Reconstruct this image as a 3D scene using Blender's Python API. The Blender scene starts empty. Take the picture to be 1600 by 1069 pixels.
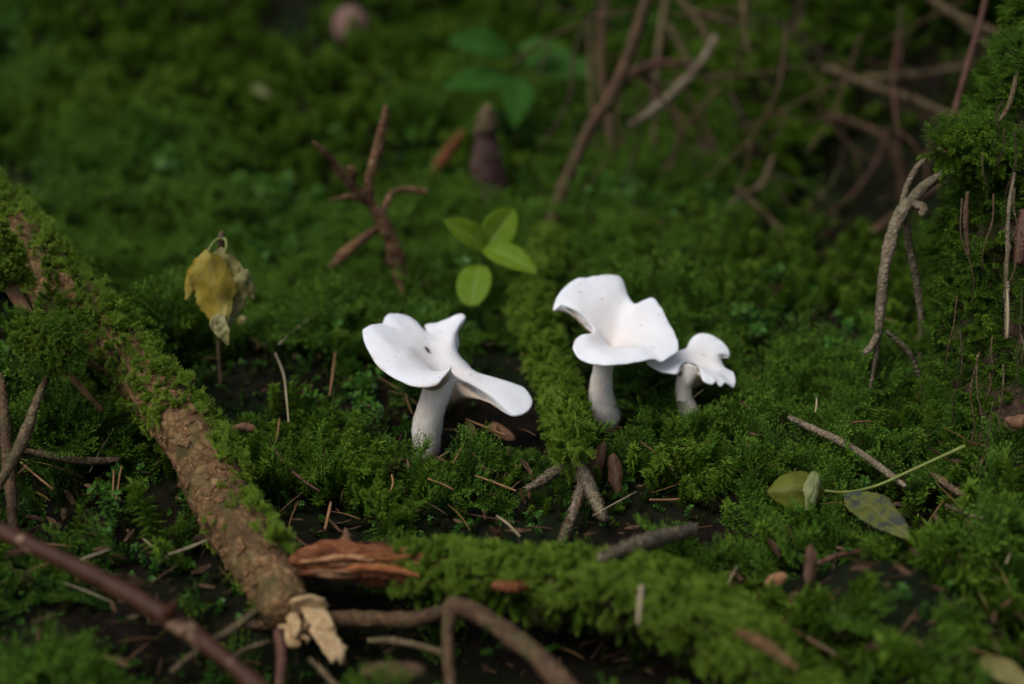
import bpy, math, random
import numpy as np
from mathutils import Vector, Matrix
from mathutils.bvhtree import BVHTree

random.seed(7)
RNG = np.random.default_rng(7)
sc = bpy.context.scene
COL = sc.collection
R = math.radians

# ------------------------------------------------------------------ camera
CAM_H, PITCH, LENS, SENSOR = 0.27, R(20.0), 50.0, 36.0
PW, PH = 1600.0, 1069.0
cam_d = bpy.data.cameras.new("camera")
cam = bpy.data.objects.new("camera", cam_d)
COL.objects.link(cam)
cam.location = (0, 0, CAM_H)
cam.rotation_euler = (R(90) - PITCH, 0, 0)
cam_d.lens, cam_d.sensor_width, cam_d.sensor_fit = LENS, SENSOR, 'HORIZONTAL'
cam_d.clip_start, cam_d.clip_end = 0.01, 200
cam_d.dof.use_dof = True
cam_d.dof.focus_distance = 0.608
cam_d.dof.aperture_fstop = 4.3
sc.camera = cam

# ------------------------------------------------------------------ sky, sun, exposure
SUN_EL, SUN_AZ = R(58), R(-128)          # azimuth measured from +Y towards +X
world = bpy.data.worlds.new("World")
sc.world = world
world.use_nodes = True
wn = world.node_tree
wn.nodes.clear()
wo = wn.nodes.new("ShaderNodeOutputWorld")
bg = wn.nodes.new("ShaderNodeBackground")
sky = wn.nodes.new("ShaderNodeTexSky")
sky.sky_type = 'NISHITA'
sky.sun_disc = False
sky.sun_elevation = SUN_EL
sky.sun_rotation = SUN_AZ
sky.air_density, sky.dust_density, sky.ozone_density = 1.0, 5.0, 1.0
bg.inputs['Strength'].default_value = 0.09
hs = wn.nodes.new("ShaderNodeHueSaturation")
hs.inputs['Saturation'].default_value = .85   # thin overcast above the trees
wn.links.new(sky.outputs[0], hs.inputs['Color'])
wn.links.new(hs.outputs[0], bg.inputs[0])
wn.links.new(bg.outputs[0], wo.inputs[0])
sun_d = bpy.data.lights.new("sun", 'SUN')
sun_d.energy, sun_d.angle, sun_d.color = 1.25, R(38), (0.94, 0.975, 1.0)
sun = bpy.data.objects.new("sun", sun_d)
COL.objects.link(sun)
sdir = Vector((math.sin(SUN_AZ) * math.cos(SUN_EL), math.cos(SUN_AZ) * math.cos(SUN_EL), math.sin(SUN_EL)))
sun.rotation_euler = sdir.to_track_quat('Z', 'Y').to_euler()
vs = sc.view_settings
sc.display_settings.display_device = 'sRGB'
vs.view_transform, vs.look, vs.gamma, vs.exposure = 'Standard', 'None', 1.0, 0.22
try:
    vs.use_curve_mapping = False
except Exception:
    pass
sc.render.film_transparent = False
try:
    sc.cycles.use_denoising = True
    sc.cycles.max_bounces = 6
    sc.cycles.diffuse_bounces = 3
    sc.cycles.glossy_bounces = 2
    sc.cycles.transmission_bounces = 4
    sc.cycles.sample_clamp_indirect = 4.0
except Exception:
    pass

# ------------------------------------------------------------------ pixel helpers
F_ = np.array([0, math.cos(PITCH), -math.sin(PITCH)])
U_ = np.array([0, math.sin(PITCH), math.cos(PITCH)])
X_ = np.array([1.0, 0, 0])
C_ = np.array([0, 0, CAM_H])
PX = SENSOR / LENS / PW                 # metres per pixel per metre of depth

def ray(px, py):
    return F_ + X_ * ((px - PW / 2) * PX) - U_ * ((py - PH / 2) * PX)

def W(px, py, d):
    """a point at perpendicular depth d on the ray of a photo pixel"""
    return C_ + ray(px, py) * d

# ------------------------------------------------------------------ noise
def _hash(i, j, k, s):
    n = (i * 374761393 + j * 668265263 + k * 2147483647 + s * 974711) & 0xFFFFFFFF
    n = ((n ^ (n >> 13)) * 1274126177) & 0xFFFFFFFF
    n = n ^ (n >> 16)
    return (n & 0xFFFF) / 32767.5 - 1.0

def vnoise(p, s=0):
    p = np.asarray(p, float)
    f = np.floor(p)
    i = f.astype(np.int64)
    t = p - f
    t = t * t * (3 - 2 * t)
    out = 0
    for a in (0, 1):
        wa = t[..., 0] if a else 1 - t[..., 0]
        for b in (0, 1):
            wb = t[..., 1] if b else 1 - t[..., 1]
            for c in (0, 1):
                wc = t[..., 2] if c else 1 - t[..., 2]
                out = out + wa * wb * wc * _hash(i[..., 0] + a, i[..., 1] + b, i[..., 2] + c, s)
    return out

def fbm(p, s=0, o=3):
    p = np.asarray(p, float)
    v, a, n = 0, 1.0, 0
    for k in range(o):
        v = v + a * vnoise(p * 2.0 ** k, s + 17 * k)
        n += a
        a *= 0.5
    return v / n

def n2(x, y, sc_, s=0, o=2):
    return fbm(np.stack([x / sc_, y / sc_, np.full_like(x, 0.37)], -1), s, o)

# ------------------------------------------------------------------ ground height
def _flat(px, py):
    r = ray(px, py)
    return (C_ + r * (-CAM_H / r[2]))[:2]

BUMPS = []
def bump(px, py, rx, ry, h):
    c = _flat(px, py)
    BUMPS.append((c[0], c[1], rx, ry, h))

bump(130, 640, .07, .07, .012)        # rise under the left log
bump(-60, 560, .10, .10, .045)
bump(570, 990, .075, .034, -.034)     # hollow below the fallen log
bump(1390, 960, .050, .040, .026)     # mossy cushion, lower right
bump(960, 1015, .065, .022, -.016)
bump(150, 980, .08, .04, .008)
bump(740, 650, .035, .03, -.008)      # hollow under the cap
bump(960, 690, .03, .03, -.006)
bump(1080, 430, .12, .10, .012)        # litter hummock under the leaning root
bump(1000, 330, .12, .10, .015)
bump(300, 300, .22, .10, .028)        # background hummocks
bump(250, 360, .12, .05, .012)
bump(520, 340, .10, .07, -.03)
bump(640, 260, .12, .10, .012)
bump(1330, 520, .08, .07, .008)
bump(1650, 740, .05, .06, .02)
bump(120, 180, .25, .14, .03)
bump(470, 160, .3, .12, .03)
bump(1330, 330, .10, .10, -.05)       # dark hollow below the root

def G(x, y):
    x = np.asarray(x, float)
    y = np.asarray(y, float)
    s = .42 * .12 * np.log1p(np.exp(np.clip((y - 1.16) / .12, -40, 40)))
    z = .9 * np.tanh(s / .9) - .12 * np.clip(.56 - y, 0, .5)
    bank = 1 / (1 + np.exp(-np.clip((x - .30) / .05, -40, 40))) * 1 / (1 + np.exp(-np.clip((y - 1.28) / .06, -40, 40)))
    z = z + .30 * bank
    ramp = np.clip(.55 + (y - .5) * 1.2, .4, 1.8)
    z = z + n2(x, y, .24, 3) * .012 * ramp + n2(x, y, .085, 5) * .013 * ramp + n2(x, y, .034, 9) * .008
    for cx, cy, rx, ry, h in BUMPS:
        z = z + h * np.exp(-((x - cx) / rx) ** 2 - ((y - cy) / ry) ** 2)
    return z

_DS = np.arange(.30, 5.0, .0015)
def gd(px, py, lift=0.0):
    """depth at which a pixel's ray meets the ground (plus lift)"""
    P = C_ + ray(px, py)[None] * _DS[:, None]
    below = P[:, 2] < G(P[:, 0], P[:, 1]) + lift
    k = int(np.argmax(below)) if below.any() else len(_DS) - 1
    return float(_DS[k])

def gp(px, py, lift=0.0):
    return W(px, py, gd(px, py, lift))

# ------------------------------------------------------------------ materials
class NT:
    def __init__(s, name):
        s.m = bpy.data.materials.new(name)
        s.m.use_nodes = True
        s.t = s.m.node_tree
        s.b = s.t.nodes["Principled BSDF"]
        s.out = s.t.nodes["Material Output"]
    def n(s, typ, **kw):
        x = s.t.nodes.new(typ)
        for k, v in kw.items():
            if k.startswith("i_"):
                x.inputs[k[2:].replace("_", " ")].default_value = v
            else:
                setattr(x, k, v)
        return x
    def l(s, a, b):
        s.t.links.new(a, b)
    def noise(s, scale, detail=4, rough=.6, coord='Object', stretch=None, dist=0.0):
        tc = s.n("ShaderNodeTexCoord")
        src = tc.outputs[coord]
        if stretch:
            mp = s.n("ShaderNodeMapping")
            mp.inputs['Scale'].default_value = stretch
            s.l(src, mp.inputs[0])
            src = mp.outputs[0]
        t = s.n("ShaderNodeTexNoise")
        t.inputs['Scale'].default_value = scale
        t.inputs['Detail'].default_value = detail
        t.inputs['Roughness'].default_value = rough
        t.inputs['Distortion'].default_value = dist
        s.l(src, t.inputs['Vector'])
        return t.outputs['Fac']
    def voro(s, scale, feature='F1', stretch=None):
        tc = s.n("ShaderNodeTexCoord")
        src = tc.outputs['Object']
        if stretch:
            mp = s.n("ShaderNodeMapping")
            mp.inputs['Scale'].default_value = stretch
            s.l(src, mp.inputs[0])
            src = mp.outputs[0]
        t = s.n("ShaderNodeTexVoronoi", feature=feature)
        t.inputs['Scale'].default_value = scale
        s.l(src, t.inputs['Vector'])
        return t.outputs['Distance']
    def ramp(s, fac, stops, interp='LINEAR'):
        r = s.n("ShaderNodeValToRGB")
        cr = r.color_ramp
        cr.interpolation = interp
        while len(cr.elements) < len(stops):
            cr.elements.new(.5)
        for e, (p, c) in zip(cr.elements, stops):
            e.position = p
            e.color = (*c, 1) if len(c) == 3 else c
        s.l(fac, r.inputs[0])
        return r.outputs[0]
    def mix(s, fac, a, b, mode='MIX'):
        m = s.n("ShaderNodeMix", data_type='RGBA', blend_type=mode)
        for sock, v in ((m.inputs[0], fac), (m.inputs[6], a), (m.inputs[7], b)):
            if hasattr(v, "links"):
                s.l(v, sock)
            else:
                sock.default_value = v if isinstance(v, (int, float)) else (*v, 1)
        return m.outputs[2]
    def math(s, op, a, b=0.0, clamp=False):
        m = s.n("ShaderNodeMath", operation=op, use_clamp=clamp)
        for sock, v in ((m.inputs[0], a), (m.inputs[1], b)):
            if hasattr(v, "links"):
                s.l(v, sock)
            else:
                sock.default_value = v
        return m.outputs[0]
    def attr(s, name, typ='GEOMETRY', out='Fac'):
        a = s.n("ShaderNodeAttribute", attribute_name=name, attribute_type=typ)
        return a.outputs[out]
    def bump(s, h, strength=.5, dist=.001):
        b = s.n("ShaderNodeBump")
        b.inputs['Strength'].default_value = strength
        b.inputs['Distance'].default_value = dist
        s.l(h, b.inputs['Height'])
        s.l(b.outputs[0], s.b.inputs['Normal'])
    def set(s, color=None, rough=.6, spec=.3):
        if color is not None:
            if hasattr(color, "links"):
                s.l(color, s.b.inputs['Base Color'])
            else:
                s.b.inputs['Base Color'].default_value = (*color, 1)
        s.b.inputs['Roughness'].default_value = rough
        s.b.inputs['Specular IOR Level'].default_value = spec
        return s.m
    def translucent(s, color, fac):
        tr = s.n("ShaderNodeBsdfTranslucent")
        if hasattr(color, "links"):
            s.l(color, tr.inputs['Color'])
        else:
            tr.inputs['Color'].default_value = (*color, 1)
        mx = s.n("ShaderNodeMixShader")
        mx.inputs[0].default_value = fac
        s.l(s.b.outputs[0], mx.inputs[1])
        s.l(tr.outputs[0], mx.inputs[2])
        s.l(mx.outputs[0], s.out.inputs['Surface'])

def mat_moss(name, dark, mid, light, tipc, rough=.6, spec=.12):
    t = NT(name)
    tint = t.attr("tint", 'INSTANCER')
    rnd = t.n("ShaderNodeObjectInfo").outputs['Random']
    v = t.math('ADD', t.math('MULTIPLY', tint, .75), t.math('MULTIPLY', rnd, .25))
    col = t.ramp(v, [(0.0, dark), (.5, mid), (1.0, light)])
    age = t.attr("age")
    col = t.mix(t.math('MULTIPLY', t.math('POWER', age, 2.2), .8), col, tipc)  # paler young growth, strengthened to paint highlights on the shoot tips
    m = t.set(col, rough, spec)
    t.translucent(col, .30)
    return m

M = {}
M['moss'] = mat_moss("feather_moss", (.014, .038, .005), (.034, .095, .009), (.076, .170, .012), (.150, .280, .028))
M['star'] = mat_moss("star_moss", (.036, .070, .006), (.068, .140, .009), (.112, .205, .012), (.17, .29, .028))
M['round'] = mat_moss("round_leaf_moss", (.020, .060, .008), (.038, .120, .012), (.070, .190, .018), (.10, .24, .03), .4, .22)
M['hypnum'] = mat_moss("bark_moss", (.080, .130, .010), (.150, .250, .018), (.215, .340, .030), (.30, .43, .06))
M['brown'] = mat_moss("withered_moss", (.022, .024, .007), (.042, .044, .012), (.080, .085, .020), (.10, .11, .03), .7, .1)

def mat_soil():
    t = NT("forest_soil")
    a = t.noise(90, 6, .65)
    g = t.noise(9, 4, .6)
    c = t.ramp(a, [(.3, (.005, .0035, .0025)), (.55, (.011, .0075, .0045)), (.75, (.022, .014, .008))])
    c = t.mix(t.ramp(g, [(.42, (0, 0, 0)), (.58, (1, 1, 1))]), c, t.ramp(a, [(.3, (.004, .006, .002)), (.7, (.009, .016, .004))]))
    t.bump(a, .8, .004)
    return t.set(c, .9, .1)
M['soil'] = mat_soil()

def mat_bark(name, c0, c1, c2, green=.0, scale=1.0, rough=.85, bump=.8):
    t = NT(name)
    a = t.noise(160 * scale, 6, .65, dist=.4)
    b = t.noise(45 * scale, 4, .6)
    v = t.voro(210 * scale, 'DISTANCE_TO_EDGE')
    c = t.ramp(a, [(.28, c0), (.5, c1), (.72, c2)])
    crack = t.ramp(v, [(.0, (.25, .25, .25)), (.12, (1, 1, 1))])
    c = t.mix(.7, c, crack, 'MULTIPLY')
    c = t.mix(t.ramp(b, [(.45, (0, 0, 0)), (.62, (.6, .6, .6))]), c, c0)
    if green:
        g = t.noise(70 * scale, 3, .6)
        c = t.mix(t.math('MULTIPLY', t.ramp(g, [(.5, (0, 0, 0)), (.62, (1, 1, 1))]), green), c, (.050, .070, .018))
    h = t.math('ADD', t.math('MULTIPLY', a, .7), t.math('MULTIPLY', v, 1.2))
    t.bump(h, bump, .002)
    return t.set(c, rough, .2)
M['log_bark'] = mat_bark("flaky_spruce_bark", (.055, .028, .012), (.185, .102, .042), (.34, .215, .100), .45)
M['flake'] = mat_bark("bark_flake", (.09, .045, .020), (.215, .118, .050), (.36, .225, .105), .3, 1.6)
M['dark_bark'] = mat_bark("dark_bark", (.022, .013, .010), (.060, .034, .022), (.11, .066, .040), .6)
M['twig'] = mat_bark("grey_brown_twig", (.060, .040, .020), (.155, .108, .056), (.27, .200, .110), .25, 2.0, .8, .5)
M['pale_twig'] = mat_bark("pale_twig", (.10, .078, .048), (.23, .18, .115), (.37, .30, .21), .3, 2.0, .8, .5)
M['red_twig'] = mat_bark("reddish_twig", (.060, .026, .018), (.125, .055, .036), (.20, .10, .066), .08, 2.0, .6, .4)
M['brown_twig'] = mat_bark("brown_twig", (.045, .025, .013), (.110, .062, .032), (.19, .115, .062), .3, 2.0, .75, .5)
M['scrub'] = mat_bark('flaking_red_twig', (.055, .026, .014), (.20, .098, .048), (.38, .24, .13), .12, 1.3, .8, .8)
M['purple_bark'] = mat_bark("purple_brown_bark", (.05, .025, .024), (.105, .058, .052), (.17, .105, .09), .2, .6)

def mat_smooth_branch():
    t = NT("smooth_red_brown_bark")
    a = t.noise(120, 5, .6)
    b = t.noise(300, 2, .5, stretch=(1, 1, 1))
    lent = t.noise(150, 1, .4)
    c = t.ramp(a, [(.3, (.030, .011, .005)), (.6, (.065, .025, .012)), (.8, (.10, .044, .022))])
    c = t.mix(t.ramp(lent, [(.64, (0, 0, 0)), (.69, (.75, .75, .75))]), c, (.26, .17, .10))
    t.bump(b, .25, .0006)
    return t.set(c, .55, .2)
M['smooth'] = mat_smooth_branch()

def mat_wood(name, c0, c1, c2, stretch=(60, 60, 60), rough=.75):
    t = NT(name)
    a = t.noise(3, 6, .7, stretch=stretch, dist=.6)
    b = t.noise(60, 4, .6)
    c = t.ramp(a, [(.3, c0), (.5, c1), (.7, c2)])
    c = t.mix(t.ramp(b, [(.5, (0, 0, 0)), (.75, (.7, .7, .7))]), c, c0)
    t.bump(a, .7, .0015)
    return t.set(c, rough, .2)
M['splinter'] = mat_wood("pale_splintered_wood", (.32, .17, .07), (.55, .38, .19), (.70, .56, .34), (150, 150, 30))
M['rot'] = mat_wood("red_rotten_wood", (.045, .015, .007), (.16, .052, .018), (.30, .120, .045), (25, 160, 160))
M['tan'] = mat_wood("bare_tan_wood", (.22, .10, .045), (.36, .185, .085), (.48, .28, .14), (110, 110, 30))
M['chip'] = mat_wood("brown_wood_chip", (.10, .050, .026), (.20, .105, .055), (.30, .175, .10), (80, 80, 80))

def mat_cap():
    t = NT("white_cap_flesh")
    cen = t.attr("cen")
    a = t.noise(90, 5, .6)
    f = t.noise(700, 3, .6)
    k = t.math('MULTIPLY', t.math('POWER', cen, .95), t.math('MULTIPLY', a, 1.35), True)
    c = t.mix(k, (.84, .855, .875), (.72, .62, .53))
    e_ = t.math('MULTIPLY', t.math('POWER', t.math('SUBTRACT', 1.0, cen, True), 30.0), t.ramp(t.noise(55, 3, .6), [(.50, (0, 0, 0)), (.66, (.7, .7, .7))]))
    c = t.mix(e_, c, (.55, .40, .27))
    spots = t.noise(420, 1, .3)
    c = t.mix(t.math('MULTIPLY', t.ramp(spots, [(.76, (0, 0, 0)), (.80, (1, 1, 1))]), .8), c, (.42, .29, .22))
    t.bump(t.math('ADD', t.math('MULTIPLY', f, .3), a), .35, .0016)
    b = t.b.inputs
    b['Subsurface Weight'].default_value = .5
    b['Subsurface Radius'].default_value = (1.0, .9, .8)
    b['Subsurface Scale'].default_value = .0028
    return t.set(c, .55, .3)
M['cap'] = mat_cap()

def mat_gill():
    t = NT("beige_gill_flesh")
    a = t.noise(140, 4, .6)
    f = t.noise(900, 2, .6)
    cen = t.attr("cen")
    c = t.ramp(a, [(.3, (.50, .36, .23)), (.7, (.66, .52, .37))])
    c = t.mix(t.ramp(f, [(.55, (0, 0, 0)), (.7, (.5, .5, .5))]), c, (.40, .26, .15))
    c = t.mix(t.math('POWER', t.math('SUBTRACT', 1.0, cen, True), 6.0), c, (.84, .80, .76))
    t.bump(f, .4, .0008)
    t.b.inputs['Subsurface Weight'].default_value = .25
    t.b.inputs['Subsurface Radius'].default_value = (1.0, .7, .5)
    t.b.inputs['Subsurface Scale'].default_value = .0015
    return t.set(c, .7, .2)
M['gill'] = mat_gill()

def mat_stem():
    t = NT("fibrous_stem_flesh")
    h = t.attr("h")
    fib = t.noise(10, 5, .6, stretch=(60, 60, 9))
    a = t.noise(110, 4, .6)
    c = t.ramp(fib, [(.3, (.72, .62, .50)), (.52, (.85, .78, .69)), (.72, (.90, .87, .82))])
    a = t.noise(55, 4, .6)
    low = t.math('POWER', t.math('SUBTRACT', 1.0, h, True), 4.5)
    c = t.mix(t.math('MULTIPLY', low, t.ramp(a, [(.45, (0, 0, 0)), (.62, (1, 1, 1))])), c, (.30, .20, .12))
    t.bump(fib, .35, .0012)
    t.b.inputs['Subsurface Weight'].default_value = .3
    t.b.inputs['Subsurface Radius'].default_value = (1.0, .7, .5)
    t.b.inputs['Subsurface Scale'].default_value = .0018
    return t.set(c, .65, .25)
M['stem'] = mat_stem()

def mat_leaf(name, c0, c1, c2, vein, rough=.5, tr=.35, spec=.3, blot=None):
    t = NT(name)
    a = t.noise(60, 5, .65)
    v = t.attr("vein")
    c = t.ramp(a, [(.3, c0), (.5, c1), (.7, c2)])
    if blot:
        b = t.noise(120, 4, .7)
        c = t.mix(t.ramp(b, [(blot[0], (0, 0, 0)), (blot[0] + .1, (1, 1, 1))]), c, blot[1])
    c = t.mix(t.math('MULTIPLY', v, .6), c, vein)
    t.bump(t.math('ADD', a, t.math('MULTIPLY', v, -.6)), .35, .0012)
    m = t.set(c, rough, spec)
    t.translucent(c, tr)
    return m
M['fresh'] = mat_leaf("fresh_green_leaf", (.125, .225, .010), (.155, .265, .013), (.185, .295, .020), (.26, .37, .09), .5, .4, .12)
M['bgleaf'] = mat_leaf("dark_green_leaf", (.025, .085, .010), (.036, .110, .014), (.05, .140, .022), (.06, .16, .02), .6, .3, .08)
M['yellow'] = mat_leaf("withered_yellow_leaf", (.22, .14, .018), (.36, .275, .035), (.46, .40, .11), (.28, .25, .06), .6, .35, .15, (.60, (.17, .09, .02)))
M['greyleaf'] = mat_leaf("withered_olive_leaf", (.17, .14, .045), (.29, .26, .09), (.40, .37, .20), (.22, .21, .07), .65, .3, .15, (.60, (.10, .075, .03)))
M['olive'] = mat_leaf("fallen_olive_leaf", (.075, .085, .010), (.125, .140, .016), (.17, .19, .03), (.17, .19, .04), .5, .3, .15)
M['paleleaf'] = mat_leaf("pale_leaf_underside", (.17, .19, .06), (.23, .25, .09), (.29, .31, .13), (.29, .31, .14), .5, .3, .2)
M['spotleaf'] = mat_leaf("blotched_olive_leaf", (.075, .085, .012), (.115, .125, .02), (.14, .15, .03), (.15, .16, .04), .4, .2, .3, (.50, (.045, .055, .042)))
M['deadleaf'] = mat_leaf("dead_brown_leaf", (.050, .024, .012), (.095, .046, .022), (.15, .082, .042), (.13, .07, .035), .6, .2, .3)

def mat_plain(name, c, rough=.5, var=.25, sc_=150):
    t = NT(name)
    a = t.noise(sc_, 4, .6)
    lo = tuple(x * (1 - var) for x in c)
    hi = tuple(min(1, x * (1 + var)) for x in c)
    t.bump(a, .3, .0006)
    return t.set(t.ramp(a, [(.3, lo), (.7, hi)]), rough, .3)
M['petiole'] = mat_plain("yellow_green_stalk", (.17, .20, .045), .5)
M['gstem'] = mat_plain("green_stalk", (.08, .13, .03), .45)
M['needle'] = mat_plain("fallen_needle", (.22, .115, .045), .55)
M['needle2'] = mat_plain("dark_fallen_needle", (.12, .058, .028), .55)
M['straw'] = mat_plain("pale_straw", (.38, .30, .18), .55)
M['fly'] = mat_plain("fly_body", (.022, .014, .012), .3)
M['wing'] = mat_plain("fly_wing", (.10, .085, .08), .25)
M['litter'] = mat_bark('brown_litter', (.040, .022, .012), (.11, .058, .030), (.23, .145, .08), .1, .6)
M['stone'] = mat_plain("pinkish_stone", (.21, .115, .095), .8, .45, 60)
M['lichen'] = mat_plain("pale_flake", (.45, .47, .36), .7)

# ------------------------------------------------------------------ object helpers
def mesh(name, V, Fc, mat=None, smooth=True, attrs=None):
    me = bpy.data.meshes.new(name)
    V = np.asarray(V, float)
    if isinstance(Fc, np.ndarray):
        k = Fc.shape[1]
        me.vertices.add(len(V))
        me.vertices.foreach_set("co", V.ravel())
        me.loops.add(Fc.size)
        me.loops.foreach_set("vertex_index", Fc.ravel().astype(np.int32))
        me.polygons.add(len(Fc))
        me.polygons.foreach_set("loop_start", np.arange(0, Fc.size, k, dtype=np.int32))
        me.polygons.foreach_set("loop_total", np.full(len(Fc), k, dtype=np.int32))
        me.update(calc_edges=True)
    else:
        me.from_pydata(V.tolist(), [], [list(map(int, f)) for f in Fc])
    for an, av in (attrs or {}).items():
        a = me.attributes.new(an, 'FLOAT', 'POINT')
        a.data.foreach_set("value", np.asarray(av, np.float32))
    if mat:
        me.materials.append(mat)
    if smooth:
        me.polygons.foreach_set("use_smooth", np.ones(len(me.polygons), dtype=bool))
    me.validate()
    return me

def link(name, me, parent=None):
    o = bpy.data.objects.new(name, me)
    COL.objects.link(o)
    if parent is not None:
        o.parent = parent
        o.matrix_parent_inverse = Matrix.Translation(-parent.location)
    return o

def tag(o, label=None, cat=None, group=None, kind=None):
    if label: o['label'] = label
    if cat: o['category'] = cat
    if group: o['group'] = group
    if kind: o['kind'] = kind
    return o

def thing(name, label, cat, loc, group=None):
    o = bpy.data.objects.new(name, None)
    COL.objects.link(o)
    o.location = tuple(map(float, loc))
    o.empty_display_size = .01
    return tag(o, label, cat, group)

def spline(pts, n):
    """Catmull-Rom through points, n samples evenly along the length"""
    P = np.asarray(pts, float)
    if len(P) == 2:
        t = np.linspace(0, 1, n)[:, None]
        return P[0] * (1 - t) + P[1] * t
    Q = np.vstack([2 * P[0] - P[1], P, 2 * P[-1] - P[-2]])
    out = []
    for i in range(len(P) - 1):
        p0, p1, p2, p3 = Q[i:i + 4]
        t = np.linspace(0, 1, 24, endpoint=False)[:, None]
        out.append(.5 * (2 * p1 + (p2 - p0) * t + (2 * p0 - 5 * p1 + 4 * p2 - p3) * t ** 2 + (3 * p1 - p0 - 3 * p2 + p3) * t ** 3))
    out = np.vstack(out + [P[-1:]])
    L = np.r_[0, np.cumsum(np.linalg.norm(np.diff(out[:, :3], axis=0), axis=1))]
    s = np.linspace(0, L[-1], n)
    return np.stack([np.interp(s, L, out[:, k]) for k in range(out.shape[1])], 1)

def closed_spline(P, n):
    P = np.asarray(P, float)
    k = len(P)
    out = []
    for i in range(k):
        p0, p1, p2, p3 = P[(i - 1) % k], P[i], P[(i + 1) % k], P[(i + 2) % k]
        t = np.linspace(0, 1, 20, endpoint=False)[:, None]
        out.append(.5 * (2 * p1 + (p2 - p0) * t + (2 * p0 - 5 * p1 + 4 * p2 - p3) * t ** 2 + (3 * p1 - p0 - 3 * p2 + p3) * t ** 3))
    out = np.vstack(out)
    out = np.vstack([out, out[:1]])
    L = np.r_[0, np.cumsum(np.linalg.norm(np.diff(out[:, :3], axis=0), axis=1))]
    s = np.linspace(0, L[-1], n, endpoint=False)
    return np.stack([np.interp(s, L, out[:, j]) for j in range(out.shape[1])], 1)

def unit(v):
    return v / np.maximum(np.linalg.norm(v, axis=-1, keepdims=True), 1e-12)

def frames(P):
    T = unit(np.gradient(P, axis=0))
    N = np.zeros_like(P)
    B = np.zeros_like(P)
    a = np.array([0, 0, 1.0])
    if abs(T[0] @ a) > .9:
        a = np.array([1.0, 0, 0])
    n = unit(np.cross(T[0], a))
    for i in range(len(P)):
        n = n - T[i] * (n @ T[i])
        n = n / max(np.linalg.norm(n), 1e-12)
        N[i] = n
        B[i] = np.cross(T[i], n)
    return T, N, B

def tube_data(pts, n=40, sides=10, rough=.12, rs=None, seed=0, lump=0.0, fib=0.0):
    """pts: (x,y,z,r). Returns verts, quads+caps, centre line and normals"""
    S = spline(pts, n)
    P, r = S[:, :3], S[:, 3]
    T, N, B = frames(P)
    a = np.linspace(0, 2 * math.pi, sides, endpoint=False)
    nrm = N[:, None] * np.cos(a)[None, :, None] + B[:, None] * np.sin(a)[None, :, None]
    V = P[:, None] + nrm * r[:, None, None]
    rm = float(r.mean())
    rs = rs or rm * 1.2
    d = fbm(V / rs + seed * 3.1, seed, 3) * rough
    if lump:
        d = d + vnoise(P / (rm * 5) + seed, seed + 5)[:, None] * lump
    if fib:
        tt = np.linspace(0, 1, n)[:, None] * np.ones((1, sides))
        q = np.stack([np.cos(a)[None] * 2.6 + 0 * tt, np.sin(a)[None] * 2.6 + 0 * tt, tt * n / 14 + seed], -1)
        d = d + fib * (1 - 2 * np.abs(fbm(q, seed + 2, 2)))
    V = V + nrm * (d * r[:, None])[..., None]
    Vf = V.reshape(-1, 3)
    i, j = np.meshgrid(np.arange(n - 1), np.arange(sides), indexing='ij')
    q = np.stack([i * sides + j, i * sides + (j + 1) % sides, (i + 1) * sides + (j + 1) % sides, (i + 1) * sides + j], -1).reshape(-1, 4)
    Vf = np.vstack([Vf, P[:1] - T[:1] * r[0] * .3, P[-1:] + T[-1:] * r[-1] * .6])
    k = n * sides
    j = np.arange(sides)
    c0 = np.stack([np.full(sides, k), (j + 1) % sides, j, j], -1)
    c1 = np.stack([np.full(sides, k + 1), (n - 1) * sides + j, (n - 1) * sides + (j + 1) % sides, (n - 1) * sides + (j + 1) % sides], -1)
    F = [tuple(x) for x in q] + [tuple(x[:3]) for x in c0] + [tuple(x[:3]) for x in c1]
    return Vf, F, S, (T, N, B), V, nrm

def pegs(S, fr, density, L, seed=0, lean=.75):
    """little needle pegs that roughen a dead spruce twig"""
    rg = np.random.default_rng(seed)
    P, r = S[:, :3], S[:, 3]
    T, N, B = fr
    length = np.linalg.norm(np.diff(P, axis=0), axis=1).sum()
    m = int(length * density)
    t = np.sort(rg.random(m)) * (len(P) - 1)
    i = np.minimum(t.astype(int), len(P) - 2)
    f = (t - i)[:, None]
    p = P[i] * (1 - f) + P[i + 1] * f
    rr = (r[i] * (1 - f[:, 0]) + r[i + 1] * f[:, 0])[:, None]
    ang = np.arange(m) * 2.39996 + rg.random(m) * .5
    nn = N[i] * np.cos(ang)[:, None] + B[i] * np.sin(ang)[:, None]
    sd = unit(np.cross(T[i], nn))
    base = p + nn * rr * .85
    LL = (L * (.6 + .8 * rg.random(m)))[:, None]
    w = LL * .28
    tip = base + (nn * (1 - lean) + T[i] * lean) * LL + nn * LL * .35
    V = np.stack([base - sd * w - T[i] * w, base + sd * w - T[i] * w, base + T[i] * w * 1.6, tip], 1).reshape(-1, 3)
    o = np.arange(m)[:, None, None] * 4
    F = (o + np.array([[0, 1, 3], [1, 2, 3], [2, 0, 3]])[None]).reshape(-1, 3)
    return V, F

def res(pt):
    """(px, py, where, width_px): where = depth in metres, or 'g' / ('g', lift) for the ground"""
    px, py, w, wp = pt
    if w == 'g':
        d = gd(px, py, .005)
    elif isinstance(w, tuple):
        d = gd(px, py, w[1])
    else:
        d = w
    p = W(px, py, d)
    return (p[0], p[1], p[2], wp * PX * d * .5)

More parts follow.
